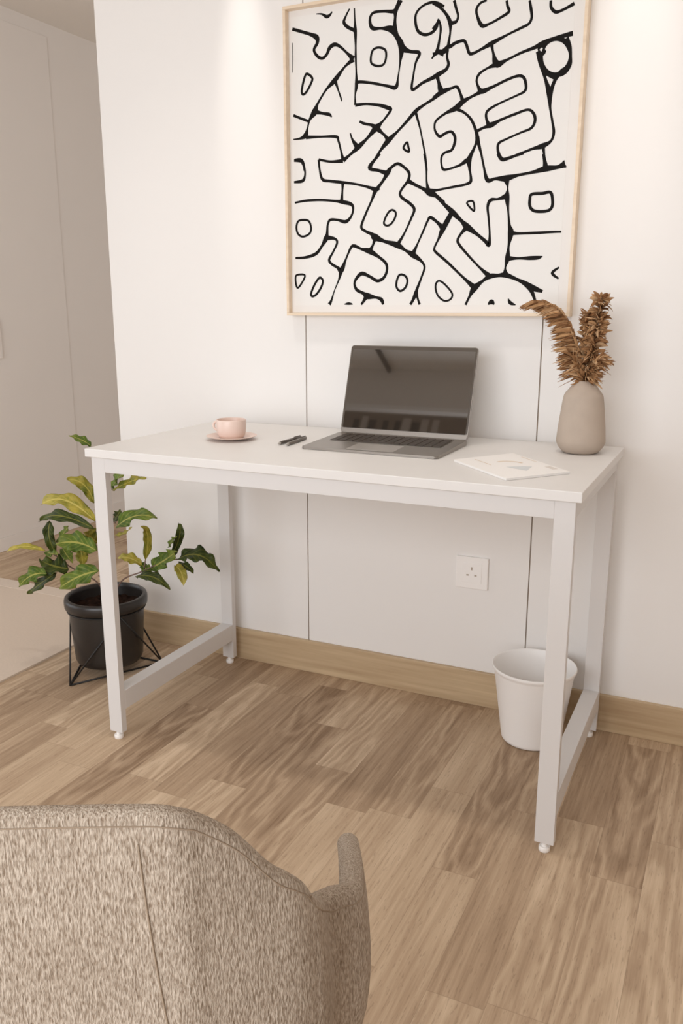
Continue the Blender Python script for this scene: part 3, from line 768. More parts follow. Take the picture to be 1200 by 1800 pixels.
    [(0.9144, 1.3859, 7.0), (0.9243, 1.3859, 11.9), (0.944, 1.3865, 7.0), (0.9584, 1.3902, 10.4), (0.9662, 1.3943, 18.1)],
    [(0.2588, 1.4499, 6.4), (0.28, 1.4474, 10.3), (0.2894, 1.4286, 6.3), (0.2909, 1.411, 5.6), (0.2836, 1.3974, 8.7), (0.258, 1.3953, 5.6)],
    [(0.3314, 1.446, 7.1), (0.3341, 1.4223, 5.5), (0.3422, 1.3974, 7.9), (0.3649, 1.3919, 7.1), (0.3935, 1.3875, 7.8), (0.4299, 1.3819, 6.2), (0.4659, 1.373, 6.2), (0.4928, 1.364, 11.5)],
    [(0.4005, 1.3853, 9.3), (0.3996, 1.3663, 5.5), (0.3976, 1.3438, 9.4)],
    [(0.2593, 1.3436, 4.8), (0.2936, 1.3473, 6.4), (0.3357, 1.3469, 6.3), (0.3771, 1.3424, 6.3), (0.4017, 1.3384, 10.2), (0.4261, 1.331, 8.6), (0.4302, 1.3161, 5.5), (0.4221, 1.299, 7.0), (0.4078, 1.2898, 9.4), (0.3852, 1.2953, 6.3), (0.3646, 1.2961, 7.1), (0.357, 1.284, 6.4), (0.3552, 1.2626, 8.0), (0.3518, 1.2502, 14.4), (0.3391, 1.2308, 7.2), (0.322, 1.2124, 8.9), (0.2919, 1.2037, 7.3), (0.2594, 1.2026, 5.7)],
    [(0.3527, 1.252, 13.6), (0.3769, 1.2487, 7.1), (0.3843, 1.2384, 6.3), (0.3726, 1.2155, 5.6), (0.3608, 1.1959, 7.2), (0.3683, 1.1848, 7.2), (0.3851, 1.1755, 8.0), (0.3967, 1.1687, 14.4), (0.41, 1.1966, 5.6), (0.4243, 1.2248, 7.1), (0.4345, 1.2288, 8.7), (0.4549, 1.2204, 7.1), (0.4771, 1.2145, 14.1), (0.5032, 1.1997, 7.8), (0.5233, 1.1834, 7.8), (0.5267, 1.1657, 7.0), (0.5178, 1.1474, 7.8), (0.4999, 1.1402, 8.6), (0.4796, 1.1505, 7.9), (0.4573, 1.159, 10.3), (0.443, 1.1499, 8.7), (0.4349, 1.1349, 6.4), (0.4411, 1.1185, 8.7), (0.4596, 1.1093, 8.7), (0.4719, 1.102, 16.6), (0.4963, 1.0982, 7.1), (0.5117, 1.0927, 10.2), (0.5174, 1.0801, 6.3)],
    [(0.4699, 1.102, 14.3), (0.4618, 1.0893, 7.9), (0.4545, 1.0802, 5.6)],
    [(0.3959, 1.1687, 14.4), (0.39, 1.1463, 5.6), (0.3766, 1.1172, 3.2), (0.3672, 1.0915, 6.5), (0.3608, 1.0804, 10.5)],
    [(0.4059, 1.081, 2.4), (0.4184, 1.0828, 7.2), (0.4301, 1.081, 2.4)],
    [(0.5034, 1.3675, 9.2), (0.4928, 1.362, 11.5), (0.482, 1.3379, 6.2), (0.4664, 1.3076, 6.2), (0.4537, 1.2767, 7.0), (0.4626, 1.2659, 7.0), (0.4827, 1.2565, 9.3), (0.4916, 1.2492, 17.9), (0.5186, 1.2378, 8.5), (0.5541, 1.2274, 14.6), (0.5776, 1.2135, 6.9), (0.5971, 1.2026, 14.5), (0.6204, 1.1865, 6.9), (0.6292, 1.1708, 6.1), (0.6213, 1.1466, 5.4), (0.6104, 1.1188, 7.7), (0.6068, 1.1065, 10.8), (0.5994, 1.0906, 7.7), (0.5926, 1.08, 7.0)],
    [(0.6079, 1.1118, 9.3), (0.6129, 1.0941, 5.4), (0.6183, 1.08, 6.9)],
    [(0.4928, 1.2474, 13.2), (0.487, 1.23, 6.2), (0.4783, 1.2155, 13.3)],
    [(0.4956, 1.3646, 10.0), (0.5129, 1.3839, 7.6), (0.5262, 1.4033, 12.9), (0.5357, 1.4144, 7.6), (0.5528, 1.4217, 7.5), (0.572, 1.4104, 6.8), (0.5836, 1.3964, 7.5), (0.5802, 1.38, 7.5), (0.5653, 1.3624, 6.1), (0.5597, 1.3509, 6.8), (0.5657, 1.3405, 7.6), (0.5869, 1.326, 7.6), (0.5986, 1.3119, 7.6), (0.5914, 1.2919, 6.1), (0.573, 1.2551, 5.3), (0.5548, 1.228, 10.8)],
    [(0.5263, 1.4, 13.7), (0.501, 1.4089, 7.6), (0.4754, 1.4183, 9.9), (0.5044, 1.4483, 5.3)],
    [(0.5783, 1.3808, 12.0), (0.6012, 1.3688, 7.5), (0.6239, 1.3575, 9.0), (0.639, 1.3494, 17.2), (0.6578, 1.3391, 8.9), (0.6767, 1.3233, 8.2)],
    [(0.6219, 1.44, 5.2), (0.6283, 1.4068, 5.2), (0.6302, 1.3737, 5.2), (0.636, 1.3519, 12.7)],
    [(0.6389, 1.3527, 12.7), (0.6574, 1.354, 5.9), (0.6757, 1.3563, 5.2)],
    [(0.5971, 1.2044, 13.0), (0.6081, 1.2265, 5.3), (0.6226, 1.2567, 5.3), (0.6351, 1.2833, 6.0), (0.6424, 1.2904, 8.3), (0.6595, 1.279, 7.5), (0.6747, 1.2643, 13.5)],
    [(0.6464, 1.3497, 8.9), (0.673, 1.3234, 8.2), (0.6994, 1.3, 13.4), (0.7219, 1.2798, 8.9), (0.7368, 1.2653, 15.5), (0.7627, 1.2468, 8.1), (0.7848, 1.2295, 8.8), (0.794, 1.221, 9.5), (0.7947, 1.2473, 5.1), (0.7904, 1.2836, 5.1), (0.7872, 1.3098, 6.6), (0.7943, 1.324, 8.7), (0.8124, 1.3254, 5.8), (0.8302, 1.3302, 13.7)],
    [(0.6464, 1.3523, 6.7), (0.6684, 1.3551, 5.2), (0.7011, 1.3592, 5.9), (0.7262, 1.3623, 5.9), (0.741, 1.3673, 8.0), (0.7428, 1.3769, 6.6), (0.7393, 1.3965, 5.8), (0.7368, 1.4159, 12.4), (0.7433, 1.4314, 5.1)],
    [(0.8305, 1.3685, 16.5), (0.8344, 1.3492, 3.6), (0.8336, 1.33, 12.2), (0.8379, 1.2977, 5.1), (0.8422, 1.2652, 7.2), (0.8465, 1.2472, 14.5), (0.8427, 1.2162, 5.8), (0.8412, 1.1883, 12.4), (0.837, 1.1668, 4.4), (0.8377, 1.1509, 16.1)],
    [(0.7662, 1.4298, 5.0), (0.7745, 1.3974, 5.1), (0.7843, 1.3696, 10.1), (0.8034, 1.3717, 7.2), (0.8293, 1.3711, 14.3), (0.858, 1.3763, 7.1), (0.8915, 1.3805, 7.1), (0.921, 1.3864, 13.3), (0.9471, 1.3888, 7.0), (0.9583, 1.3917, 10.4), (0.9663, 1.3937, 18.1)],
    [(0.9142, 1.4194, 4.9), (0.9186, 1.4005, 7.0), (0.921, 1.3864, 13.3)],
    [(0.8454, 1.2472, 13.0), (0.8645, 1.2449, 6.5), (0.9054, 1.2448, 6.4), (0.9423, 1.2454, 5.7), (0.9664, 1.2452, 4.9)],
    [(0.8405, 1.1883, 13.1), (0.8673, 1.1877, 5.8), (0.8948, 1.1877, 9.4), (0.9152, 1.1882, 8.6), (0.9259, 1.1912, 1.8)],
    [(0.9663, 1.165, 4.3), (0.951, 1.1523, 7.2), (0.9665, 1.1391, 4.3)],
    [(0.8359, 1.1509, 14.7), (0.8592, 1.1415, 7.3), (0.884, 1.1313, 10.2), (0.9053, 1.1188, 14.5), (0.9304, 1.1099, 6.5)],
    [(0.7398, 1.0791, 6.0), (0.7501, 1.1004, 6.8), (0.7611, 1.1191, 15.7), (0.7814, 1.1359, 7.4), (0.7989, 1.1468, 12.6), (0.8202, 1.1488, 8.8), (0.8378, 1.1495, 12.5), (0.8591, 1.1432, 6.6), (0.8841, 1.1289, 8.0), (0.9022, 1.1128, 9.5), (0.9106, 1.0961, 7.3), (0.9166, 1.0811, 4.4)],
    [(0.7978, 1.1475, 13.3), (0.7729, 1.1681, 5.9), (0.7429, 1.1973, 6.0), (0.7191, 1.2232, 6.7), (0.7143, 1.2351, 6.7), (0.7229, 1.2498, 6.7), (0.7369, 1.2643, 13.3)],
    [(0.761, 1.1208, 15.0), (0.7339, 1.1433, 6.7), (0.6883, 1.1833, 6.8), (0.6577, 1.208, 6.8), (0.6544, 1.2183, 5.3), (0.6643, 1.2384, 6.0), (0.6755, 1.2623, 13.5), (0.6958, 1.2975, 12.6)],
    [(0.6755, 1.2649, 12.7), (0.6633, 1.2762, 7.5), (0.6481, 1.2879, 7.5)],
    [(0.7974, 1.0797, 3.0), (0.8061, 1.0858, 12.6), (0.8132, 1.0796, 3.0)],
    [(0.8474, 1.0938, 2.2), (0.8532, 1.0836, 8.8), (0.8664, 1.0789, 2.2)],
    [(0.8062, 1.427, 5.7), (0.8188, 1.4135, 8.6), (0.8424, 1.4182, 6.4), (0.8691, 1.4241, 5.7)],
]
RINGS = [
    [(0.4979, 1.6917, 5.5), (0.5149, 1.6843, 5.5), (0.5177, 1.6682, 5.5), (0.5115, 1.653, 5.6), (0.4964, 1.6505, 5.6), (0.4792, 1.6581, 5.6), (0.4772, 1.6727, 5.6), (0.4827, 1.688, 5.6)],
    [(0.3003, 1.6535, 6.2), (0.3145, 1.642, 6.2), (0.3099, 1.6285, 6.2), (0.2974, 1.6113, 6.2), (0.2874, 1.6062, 6.2), (0.2838, 1.6143, 6.2), (0.2873, 1.6308, 6.2), (0.2937, 1.6485, 6.2)],
    [(0.5758, 1.4695, 5.6), (0.5798, 1.4594, 5.6), (0.5815, 1.4474, 5.6), (0.567, 1.457, 5.6)],
    [(0.93, 1.6575, 5.1), (0.9491, 1.6488, 5.1), (0.9621, 1.6271, 5.1), (0.9602, 1.607, 5.1), (0.9463, 1.5915, 5.1), (0.9306, 1.5879, 5.1), (0.9141, 1.5958, 5.1), (0.9025, 1.6133, 5.1), (0.9007, 1.6341, 5.1), (0.9109, 1.6519, 5.1)],
    [(0.8976, 1.6485, 4.1), (0.9048, 1.6409, 4.1), (0.8984, 1.6349, 4.1), (0.8912, 1.6425, 4.1)],
    [(0.2866, 1.2993, 5.6), (0.3015, 1.2951, 5.6), (0.3077, 1.2787, 5.6), (0.3033, 1.2645, 5.6), (0.2839, 1.2568, 5.6), (0.269, 1.2638, 5.7), (0.2636, 1.2804, 5.7), (0.2694, 1.2964, 5.6)],
    [(0.26, 1.1555, 5.3), (0.2762, 1.1598, 5.3), (0.2879, 1.1562, 5.3), (0.2803, 1.1404, 5.3), (0.2666, 1.1249, 5.3), (0.2606, 1.1332, 5.3)],
    [(0.3356, 1.15, 6.1), (0.3419, 1.1415, 6.1), (0.3363, 1.1249, 6.1), (0.3224, 1.1073, 6.1), (0.3103, 1.1018, 6.1), (0.306, 1.1085, 6.1), (0.3149, 1.1289, 6.1), (0.3279, 1.1472, 6.1)],
    [(0.5403, 1.3129, 5.3), (0.5489, 1.3057, 5.3), (0.5464, 1.2921, 5.4), (0.5357, 1.2788, 5.4), (0.5248, 1.2758, 5.4), (0.5169, 1.2813, 5.4), (0.5207, 1.2949, 5.4), (0.5302, 1.3089, 5.4)],
    [(0.567, 1.1551, 5.8), (0.5788, 1.15, 5.8), (0.5837, 1.1384, 5.8), (0.5785, 1.1226, 5.8), (0.5646, 1.1139, 5.8), (0.5546, 1.1228, 5.8), (0.554, 1.137, 5.8), (0.5592, 1.151, 5.8)],
    [(0.8924, 1.3318, 7.1), (0.9174, 1.3326, 7.1), (0.9365, 1.3335, 7.0), (0.9422, 1.315, 7.0), (0.9408, 1.3, 7.1), (0.9296, 1.2929, 7.1), (0.9028, 1.2938, 7.1), (0.8905, 1.3033, 7.1), (0.8886, 1.3193, 7.1)],
    [(0.7349, 1.3201, 4.8), (0.7502, 1.3229, 4.8), (0.7535, 1.3009, 4.8)],
    [(0.669, 1.138, 4.9), (0.6843, 1.1292, 4.9), (0.7037, 1.1076, 4.9), (0.7011, 1.0937, 4.9), (0.6855, 1.0886, 5.0), (0.669, 1.0991, 5.0), (0.661, 1.1148, 5.0), (0.6606, 1.1305, 5.0)],
]

bm = bmesh.new()
for s in INK: stroke(bm, s)
for s in RINGS: stroke(bm, s, True)
link('lettering', bm, M_inkblack, pr, smooth='raw')

# ------------------------------------------------------------------ wall socket
so = thing('wall_socket', 'white square three pin socket on the wall below the desk', 'socket', (.7795, YW, .335))
link('socket_plate', boxm(.7355, .8235, YW - .0085, YW - .0002, .335, .4235, bev=.002), M_white_plastic, so)
link('socket_face', boxm(.7525, .8065, YW - .0097, YW - .0084, .352, .4065, bev=.0006), M_white_plastic, so)
for x, z, w, h in ((.7795, .392, .004, .0085), (.7685, .3735, .0065, .004), (.7905, .3735, .0065, .004)):
    link('pin_slot', boxm(x - w / 2, x + w / 2, YW - .0099, YW - .0095, z - h / 2, z + h / 2), M_slot, so)

# ------------------------------------------------------------------ waste bin
bx, by = .985, .466
prof = [(0, .0004), (.066, .0004), (.0705, .002), (.0735, .006), (.0745, .012), (.0985, .186), (.1005, .1905), (.1035, .1945), (.1045, .198), (.1040, .2012), (.1025, .2022), (.1010, .2012), (.1000, .198), (.0975, .188), (.0905, .135), (.0895, .133), (.0725, .014), (.068, .010), (0, .0095)]
tag(link('waste_bin', lathe(bmesh.new(), prof, bx, by, 0, 80), M_white_plastic, auto=40), 'round white waste bin tapering to its base, standing by the wall under the desk', 'bin')

# ------------------------------------------------------------------ rug
M_rug = plain('pale_rug', (212, 196, 180), 0.95, 0.1, noise=0.03, nscale=160, bump=0.12)
M_rugb = plain('rug_border', (214, 199, 184), 0.95, 0.1, noise=0.02, nscale=160, bump=0.1)
rug = thing('rug', 'plain pale beige rug on the wooden floor left of the plant pot', 'rug', (-1.3, -.1, 0))
link('rug_pile', rounded_slab(bmesh.new(), -2.1, -.497, -1.2, .845, .0004, .006, .01, edge=.001), M_rug, rug)
bm = bmesh.new()
for a in ((-2.1, -.497, .768, .845),):
    box(bm, a[0] + .002, a[1] - .002, a[2] + .002, a[3] - .002, .0058, .0078, bev=.0008)
link('rug_border', bm, M_rugb, rug)

# ------------------------------------------------------------------ plant stand and potted plant
M_wire = plain('black_wire', (30, 26, 23), 0.5, 0.4)
M_pot = plain('charcoal_pot', (36, 31, 28), 0.36, 0.55, noise=0.04, nscale=20)
M_soil = plain('bark_soil', (40, 26, 19), 0.95, 0.1, noise=0.5, nscale=70, bump=0.8)
M_twig = plain('brown_twig', (122, 100, 90), 0.7, 0.2)
px_, py_ = -.278, .352
r_w = .0026
VB = [Vector((-.297, .197, r_w)), Vector((-.155, .448, r_w)), Vector((-.443, .445, r_w))]
ctr = Vector((px_, py_, 0))
st = thing('plant_stand', 'black wire geometric plant stand holding the charcoal pot', 'plant stand', (px_, py_, 0))
ZR = .198
TP = []
rr = .1135
for i in range(3):
    mid = (VB[i] + VB[(i + 1) % 3]) / 2 - ctr
    mid.z = 0
    TP.append(ctr + mid.normalized() * rr + Vector((0, 0, ZR)))
bm = bmesh.new()
for i in range(3): tube(bm, [VB[i], VB[(i + 1) % 3]], r_w * 1.1, 8)
link('base_frame', bm, M_wire, st, smooth=True)
for i in range(3):
    tube_bm = tube(bmesh.new(), [VB[i], TP[i]], r_w, 8); tube(tube_bm, [VB[i], TP[(i - 1) % 3]], r_w, 8)
    link('leg', tube_bm, M_wire, st, smooth=True)
bm = bmesh.new()
ring = [ctr + Vector((rr * math.cos(a), rr * math.sin(a), ZR)) for a in [2 * math.pi * i / 48 for i in range(49)]]
tube(bm, ring, r_w, 8)
link('support_ring', bm, M_wire, st, smooth=True)

pot = thing('potted_plant', 'leafy variegated croton plant growing in a round charcoal pot', 'plant', (px_, py_, .03))
prof = [(0, .030), (.085, .030), (.094, .034), (.0995, .046), (.1005, .06), (.1075, .16), (.1085, .196), (.1085, .203), (.1165, .2035), (.1205, .208), (.1215, .218), (.1215, .228), (.1195, .235), (.1165, .2375), (.1095, .2375), (.1070, .2345), (.1060, .225), (.1045, .205), (.101, .19)]
link('pot', lathe(bmesh.new(), prof, px_, py_, 0, 72), M_pot, pot, auto=45)
bm = bmesh.new()
rings = []
for k in range(9):
    r = .1035 * k / 8
    if k == 0: rings.append([bm.verts.new((px_, py_, .206))]); continue
    rings.append([bm.verts.new((px_ + r * math.cos(2 * math.pi * i / 40), py_ + r * math.sin(2 * math.pi * i / 40), .2 + R_(-.004, .006))) for i in range(40)])
for a, b in zip(rings[:-1], rings[1:]):
    for i in range(40):
        j = (i + 1) % 40
        bm.faces.new((a[0], b[i], b[j])) if len(a) == 1 else bm.faces.new((a[i], b[i], b[j], a[j]))
link('soil', bm, M_soil, pot)
LEAVES = [
   ((-0.3147, 0.375, 0.6793), (-0.3352, 0.36, 0.6979), (-0.364, 0.34, 0.7126), 0.021, 'g'),
   ((-0.2651, 0.315, 0.5274), (-0.2852, 0.3, 0.5813), (-0.3271, 0.28, 0.5962), 0.0314, 'y'),
   ((-0.2484, 0.295, 0.4786), (-0.3383, 0.28, 0.5342), (-0.4104, 0.26, 0.5189), 0.0403, 'Y'),
   ((-0.2234, 0.265, 0.465), (-0.3318, 0.25, 0.4955), (-0.4233, 0.26, 0.4678), 0.0281, 'd'),
   ((-0.4377, 0.315, 0.4524), (-0.4331, 0.3, 0.4098), (-0.4191, 0.31, 0.3513), 0.0282, 'd'),
   ((-0.4378, 0.285, 0.3692), (-0.5104, 0.27, 0.3789), (-0.5569, 0.25, 0.3607), 0.0147, 'Y'),
   ((-0.4565, 0.305, 0.3616), (-0.4196, 0.29, 0.3625), (-0.3752, 0.27, 0.3752), 0.0225, 'g'),
   ((-0.1951, 0.235, 0.4125), (-0.2546, 0.22, 0.4339), (-0.3128, 0.2, 0.4265), 0.0488, 'g'),
   ((-0.438, 0.335, 0.3828), (-0.394, 0.32, 0.4211), (-0.3527, 0.3, 0.4525), 0.0203, 'g'),
   ((-0.4073, 0.325, 0.3725), (-0.38, 0.31, 0.3581), (-0.3389, 0.29, 0.3454), 0.0271, 'g'),
   ((-0.2722, 0.255, 0.4005), (-0.2554, 0.24, 0.3841), (-0.2365, 0.22, 0.3642), 0.0279, 'y'),
   ((-0.2546, 0.305, 0.4123), (-0.2657, 0.29, 0.4307), (-0.2694, 0.27, 0.4475), 0.0458, 'y'),
   ((-0.3514, 0.285, 0.3259), (-0.3927, 0.27, 0.3323), (-0.4526, 0.28, 0.3392), 0.0536, 'd'),
   ((-0.3897, 0.235, 0.3194), (-0.4344, 0.22, 0.3119), (-0.4684, 0.2, 0.2782), 0.0388, 'g'),
   ((-0.3788, 0.265, 0.3151), (-0.4306, 0.25, 0.2801), (-0.4961, 0.26, 0.2336), 0.028, 'd'),
   ((-0.174, 0.215, 0.363), (-0.235, 0.2, 0.3424), (-0.2925, 0.18, 0.3057), 0.0487, 'g'),
   ((-0.23, 0.355, 0.5674), (-0.1981, 0.34, 0.5952), (-0.1595, 0.32, 0.6196), 0.0324, 'g'),
   ((-0.2135, 0.335, 0.5644), (-0.131, 0.32, 0.6003), (-0.0616, 0.3, 0.6212), 0.0233, 'y'),
   ((-0.2831, 0.415, 0.445), (-0.2572, 0.4, 0.4699), (-0.2501, 0.41, 0.4847), 0.0237, 'd'),
   ((-0.1927, 0.315, 0.4611), (-0.1052, 0.3, 0.5082), (-0.0162, 0.28, 0.5141), 0.038, 'g'),
   ((-0.2223, 0.345, 0.429), (-0.1743, 0.33, 0.4438), (-0.1311, 0.31, 0.4713), 0.012, 'Y'),
   ((-0.1415, 0.375, 0.3534), (-0.1157, 0.36, 0.432), (-0.1218, 0.34, 0.4686), 0.0218, 'y'),
   ((-0.1367, 0.355, 0.3452), (-0.1711, 0.34, 0.3667), (-0.1973, 0.32, 0.3687), 0.0253, 'Y'),
   ((-0.1481, 0.365, 0.3438), (-0.1197, 0.35, 0.3374), (-0.0913, 0.33, 0.3287), 0.0252, 'g'),
   ((-0.1408, 0.325, 0.3176), (-0.0657, 0.31, 0.3324), (-0.0149, 0.32, 0.2984), 0.0247, 'd'),
   ((-0.1029, 0.355, 0.3428), (-0.0462, 0.34, 0.3754), (0.0097, 0.32, 0.4128), 0.0452, 'g'),
   ((-0.0755, 0.415, 0.3684), (-0.0342, 0.4, 0.4316), (-0.0415, 0.41, 0.4679), 0.0218, 'd'),
   ((-0.0725, 0.395, 0.397), (-0.0467, 0.38, 0.421), (-0.0144, 0.36, 0.4449), 0.0185, 'g'),
   ((-0.0037, 0.345, 0.3834), (0.0815, 0.33, 0.4093), (0.1363, 0.34, 0.3664), 0.0418, 'd'),
   ((-0.0189, 0.355, 0.3579), (0.0109, 0.34, 0.3465), (0.0321, 0.32, 0.3186), 0.0267, 'Y'),
   ((-0.0307, 0.385, 0.3593), (0.0062, 0.37, 0.357), (0.0254, 0.38, 0.3353), 0.0184, 'd'),
   ((-0.0866, 0.425, 0.3614), (-0.061, 0.41, 0.3802), (-0.0598, 0.42, 0.3881), 0.0166, 'd'),
]
STEMS = [
   [(-0.2676, 0.355, 0.2268), (-0.2636, 0.36, 0.3623), (-0.2568, 0.36, 0.4789), (-0.2516, 0.36, 0.5926), (-0.2565, 0.36, 0.6755)],
   [(-0.2785, 0.355, 0.2342), (-0.296, 0.33, 0.284), (-0.381, 0.33, 0.311), (-0.4377, 0.33, 0.3394), (-0.4744, 0.33, 0.3498)],
   [(-0.2494, 0.355, 0.2385), (-0.1971, 0.34, 0.2979), (-0.1293, 0.34, 0.3303), (-0.0908, 0.34, 0.3509)],
   [(-0.1028, 0.355, 0.3451), (-0.0439, 0.35, 0.3729), (-0.0042, 0.35, 0.3808)],
   [(-0.2606, 0.355, 0.364), (-0.218, 0.33, 0.4558), (-0.2028, 0.33, 0.4744)],
   [(-0.2768, 0.355, 0.2554), (-0.2328, 0.3, 0.3879), (-0.246, 0.3, 0.4373)],
   [(-0.1451, 0.355, 0.3227), (-0.1262, 0.35, 0.3422), (-0.1214, 0.35, 0.3629)],
   [(-0.2563, 0.355, 0.3995), (-0.2354, 0.31, 0.4586), (-0.262, 0.31, 0.4726)],
   [(-0.2475, 0.355, 0.5658), (-0.2176, 0.34, 0.5659)],
   [(-0.0477, 0.355, 0.3711), (-0.0489, 0.38, 0.384)],
   [(-0.2721, 0.355, 0.268), (-0.2351, 0.28, 0.3218)],
]

for s in STEMS:
    c = catmull(s, 8)
    base_r = .0042 if s is STEMS[0] else .0026
    link('stem', tube(bmesh.new(), c, [base_r * (1 - .45 * i / len(c)) for i in range(len(c))], 8), M_twig, pot, smooth=True)
ML = {'g': leaf_mat('leaf_green', (60, 84, 22), (88, 110, 36), (166, 160, 84), (128, 134, 52)),
      'd': leaf_mat('leaf_deep_green', (32, 44, 10), (52, 66, 18), (120, 118, 50), (84, 92, 30)),
      'y': leaf_mat('leaf_gold_green', (86, 94, 26), (138, 126, 40), (170, 158, 74), (176, 160, 72)),
      'Y': leaf_mat('leaf_gold', (166, 150, 58), (124, 122, 40), (196, 182, 100), (206, 192, 116))}
keys = ['g', 'd', 'y', 'Y']
bm = bmesh.new()
uvl = bm.loops.layers.uv.new('UVMap')
cpos = Vector((1.39, -1.52, 1.07))
for li, (B, V, T, w, kd) in enumerate(LEAVES):
    B, V, T = Vector(B), Vector(V), Vector(T)
    ctl = 2 * V - (B + T) / 2
    rnd = random.Random(li * 13 + 5)
    n = 18
    ph = rnd.uniform(0, 6.28); fr = rnd.uniform(2.2, 3.4)
    face = (cpos - V).normalized()
    nrm0 = (face + Vector((0, 0, .55)) + Vector((rnd.uniform(-.25, .25), rnd.uniform(-.25, .25), 0))).normalized()
    rows = []
    ln = (T - B).length
    for i in range(n + 1):
        t = i / n
        p = B * (1 - t) ** 2 + ctl * 2 * t * (1 - t) + T * t * t
        tg = ((ctl - B) * (1 - t) + (T - ctl) * t).normalized()
        s = tg.cross(nrm0).normalized(); nn = s.cross(tg).normalized()
        prf = (math.sin(math.pi * t ** .85) ** .72) * (.9 + .1 * math.sin(9 * t + ph)) if 0 < t < 1 else .03
        hw = max(w * .66 * prf, .0006)
        row = []
        for j in range(-3, 4):
            q = j / 3
            off = hw * q
            wave = .22 * w * (abs(q) ** 2) * math.sin(fr * 2 * math.pi * t + ph + (1.4 if q > 0 else 0))
            fold = .20 * hw * abs(q)
            row.append((bm.verts.new(p + s * off + nn * (wave + fold)), t, .5 + q / 2))
        rows.append(row)
    for i in range(n):
        for j in range(6):
            vv = (rows[i][j], rows[i][j + 1], rows[i + 1][j + 1], rows[i + 1][j])
            f_ = bm.faces.new([a[0] for a in vv]); f_.material_index = keys.index(kd); f_.smooth = True
            for lp, a in zip(f_.loops, vv): lp[uvl].uv = (a[1], a[2])
fo = link('foliage', bm, [ML[k] for k in keys], pot, smooth='raw')
md = fo.modifiers.new('thick', 'SOLIDIFY'); md.thickness = .0006

# ------------------------------------------------------------------ upholstered chair in the foreground
M_bou = boucle()
M_leg = wood_trim('chair_leg_oak', (150, 118, 84), (180, 148, 110), 'Z')
camxy = Vector((1.3904, -1.5244, 0))
RX = Vector((math.cos(_yaw), math.sin(_yaw), 0)); HY = Vector((-math.sin(_yaw), math.cos(_yaw), 0))
CO = camxy + RX * -.25 + HY * .45            # middle of the back, on the floor
ch = thing('armchair', 'oatmeal fabric tub chair seen from behind in the foreground', 'chair', (CO + HY * .25)[:])
ch.location.z = 0
def cw(x, y, z): return CO + RX * x + HY * y + Vector((0, 0, z))
RIM = [(0, -.006, .786), (.05, -.002, .786), (.128, .0005, .786), (.15, .0026, .783), (.163, .0088, .775), (.183, .017, .757), (.204, .027, .727), (.216, .0343, .714), (.2245, .0433, .70), (.231, .053, .68), (.2355, .088, .652), (.250, .108, .643), (.2625, .126, .635), (.2632, .183, .62), (.2617, .231, .605)]
half = catmull([(a_ * (.978 + .022 * min(1, max(0, (c_ - .65) / .08))), b_, c_ - .0085 - .001 * min(1, max(0, (c_ - .66) / .1))) for a_, b_, c_ in RIM], 8)
rim = [(-x, y, z) for x, y, z in reversed(half[1:])] + list(half)
def shell_pt(s, t):
    x, y, z = s
    q = math.atan2(x, .25 - y)               # direction round the seat
    bxx, byy = .175 * math.sin(q), .25 - .20 * math.cos(q)
    P0 = Vector((x, y, z)); P3 = Vector((bxx, byy, .405))
    o = Vector((math.sin(q), -math.cos(q), 0))
    P1 = P0 + o * .016 + Vector((0, 0, -(z - .405) * .42))
    P2 = Vector((x, y, 0)) + o * .012
    P2.z = .435
    u = 1 - t
    return P0 * u ** 3 + P1 * 3 * u * u * t + P2 * 3 * u * t * t + P3 * t ** 3
NT, TH = 18, .0100
def plan_out(i):
    p_, q_ = rim[max(i - 3, 0)], rim[min(i + 3, len(rim) - 1)]
    tx, ty = q_[0] - p_[0], q_[1] - p_[1]
    l_ = math.hypot(tx, ty)
    return Vector((ty / l_, -tx / l_, 0)), Vector((tx / l_, ty / l_, 0))
def th_at(i):
    return .0068 + .0032 * min(1, max(0, (.72 - rim[i][2]) / .08))
def section(i, half_t, fwd=0.0, drop=0.0):
    o, tg = plan_out(i)
    P = [shell_pt(rim[i], j / NT) + tg * fwd for j in range(NT + 1)]
    P[0].z -= drop
    out = [P[j] + o * half_t for j in range(NT, 0, -1)]
    out += [P[0] + o * half_t * math.cos(a) + Vector((0, 0, half_t * math.sin(a))) for a in [math.pi * k / 8 for k in range(9)]]
    out += [P[j] - o * half_t for j in range(1, NT + 1)]
    return out
secs = []
n_ = len(rim)
for k in (3, 2, 1):
    a = math.pi / 2 * k / 3.3
    secs.append(section(0, TH * math.cos(a), -TH * math.sin(a), TH * (1 - math.cos(a))))
secs += [section(i, th_at(i)) for i in range(n_)]
for k in (1, 2, 3):
    a = math.pi / 2 * k / 3.3
    secs.append(section(n_ - 1, TH * math.cos(a), TH * math.sin(a), TH * (1 - math.cos(a))))
bm = bmesh.new()
grid = [[bm.verts.new(cw(*p_)) for p_ in sc_] for sc_ in secs]
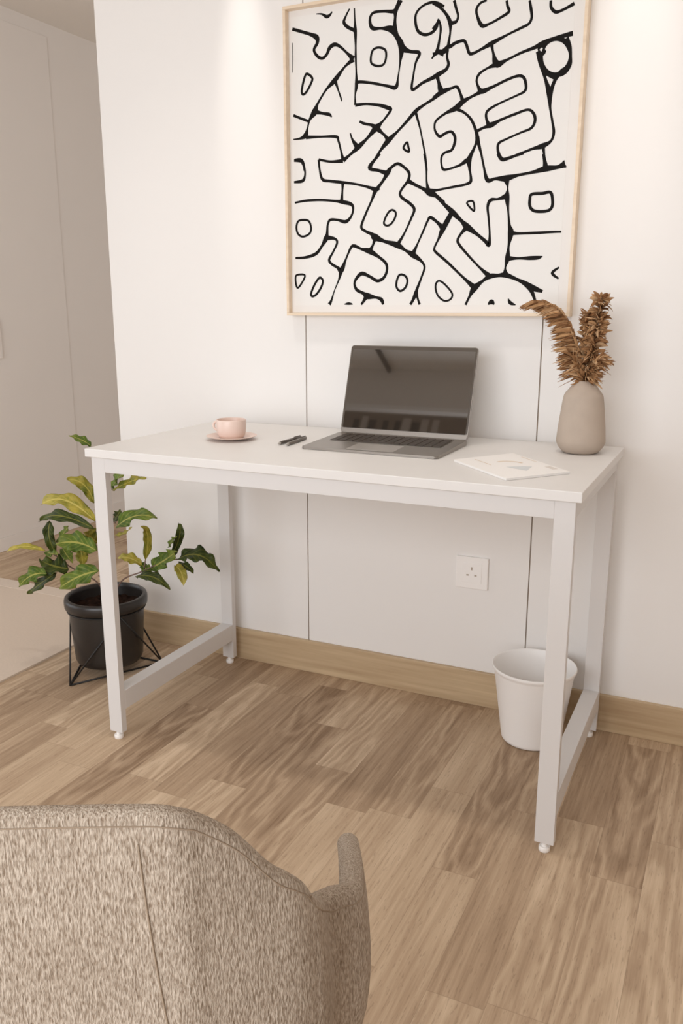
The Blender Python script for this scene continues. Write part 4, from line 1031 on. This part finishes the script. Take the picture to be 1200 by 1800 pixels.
for a, b in zip(grid[:-1], grid[1:]):
    for j in range(len(a) - 1):
        bm.faces.new((a[j], b[j], b[j + 1], a[j + 1]))
for g_ in (grid[0], grid[-1]):
    m_ = len(g_)
    for j in range(m_ // 2):
        if j + 1 < m_ - 2 - j: bm.faces.new((g_[j], g_[j + 1], g_[m_ - 2 - j], g_[m_ - 1 - j]))
# pan under the seat
low = bm.verts.new(cw(0, .23, .388))
for a, b in zip(grid[:-1], grid[1:]): bm.faces.new((a[0], b[0], low))
sh = link('shell', bm, M_bou, ch, smooth=True)
# vertical seams on the back and the welt under the rim
def rim_at(x):
    for p_, q_ in zip(half[:-1], half[1:]):
        if p_[0] <= x <= q_[0]:
            k_ = (x - p_[0]) / (q_[0] - p_[0])
            return tuple(p_[i] + (q_[i] - p_[i]) * k_ for i in range(3))
M_seam = plain('seam_thread', (150, 132, 113), 0.95, 0.1)
for sg in (-1, 1):
    pts = []
    for k in range(31):
        t = .03 + .9 * k / 30
        x, y, z = rim_at(.128 + .012 * t + .085 * t * t)
        p = shell_pt((x * sg, y, z), t)
        pts.append(cw(p.x, p.y - .0070, p.z))
    link('seam', tube(bmesh.new(), pts, .0006, 8), M_seam, ch, smooth=True)
pts = []
for s_ in rim[8:-8]:
    p = shell_pt(s_, .006) + plan_out(rim.index(s_))[0] * (th_at(rim.index(s_)) + .0001)
    pts.append(cw(*p))
link('welt', tube(bmesh.new(), pts, .0005, 8), M_seam, ch, smooth=True)
cush = bmesh.new()
prof = [(0, .40), (.16, .402), (.185, .415), (.192, .435), (.185, .455), (.15, .466), (0, .470)]
lathe(cush, prof, 0, 0, 0, 48)
for v in cush.verts: v.co = cw(v.co.x * 1.02, .265 + v.co.y * 1.05, v.co.z)
link('seat_cushion', cush, M_bou, ch, smooth=True)
for sx in (-1, 1):
    for sy in (-1, 1):
        a = cw(sx * .13, .25 + sy * .13, .40); b_ = cw(sx * .215, .25 + sy * .21, 0.0)
        link('leg', tube(bmesh.new(), [a, b_], [.016, .010], 16), M_leg, ch, smooth=True)
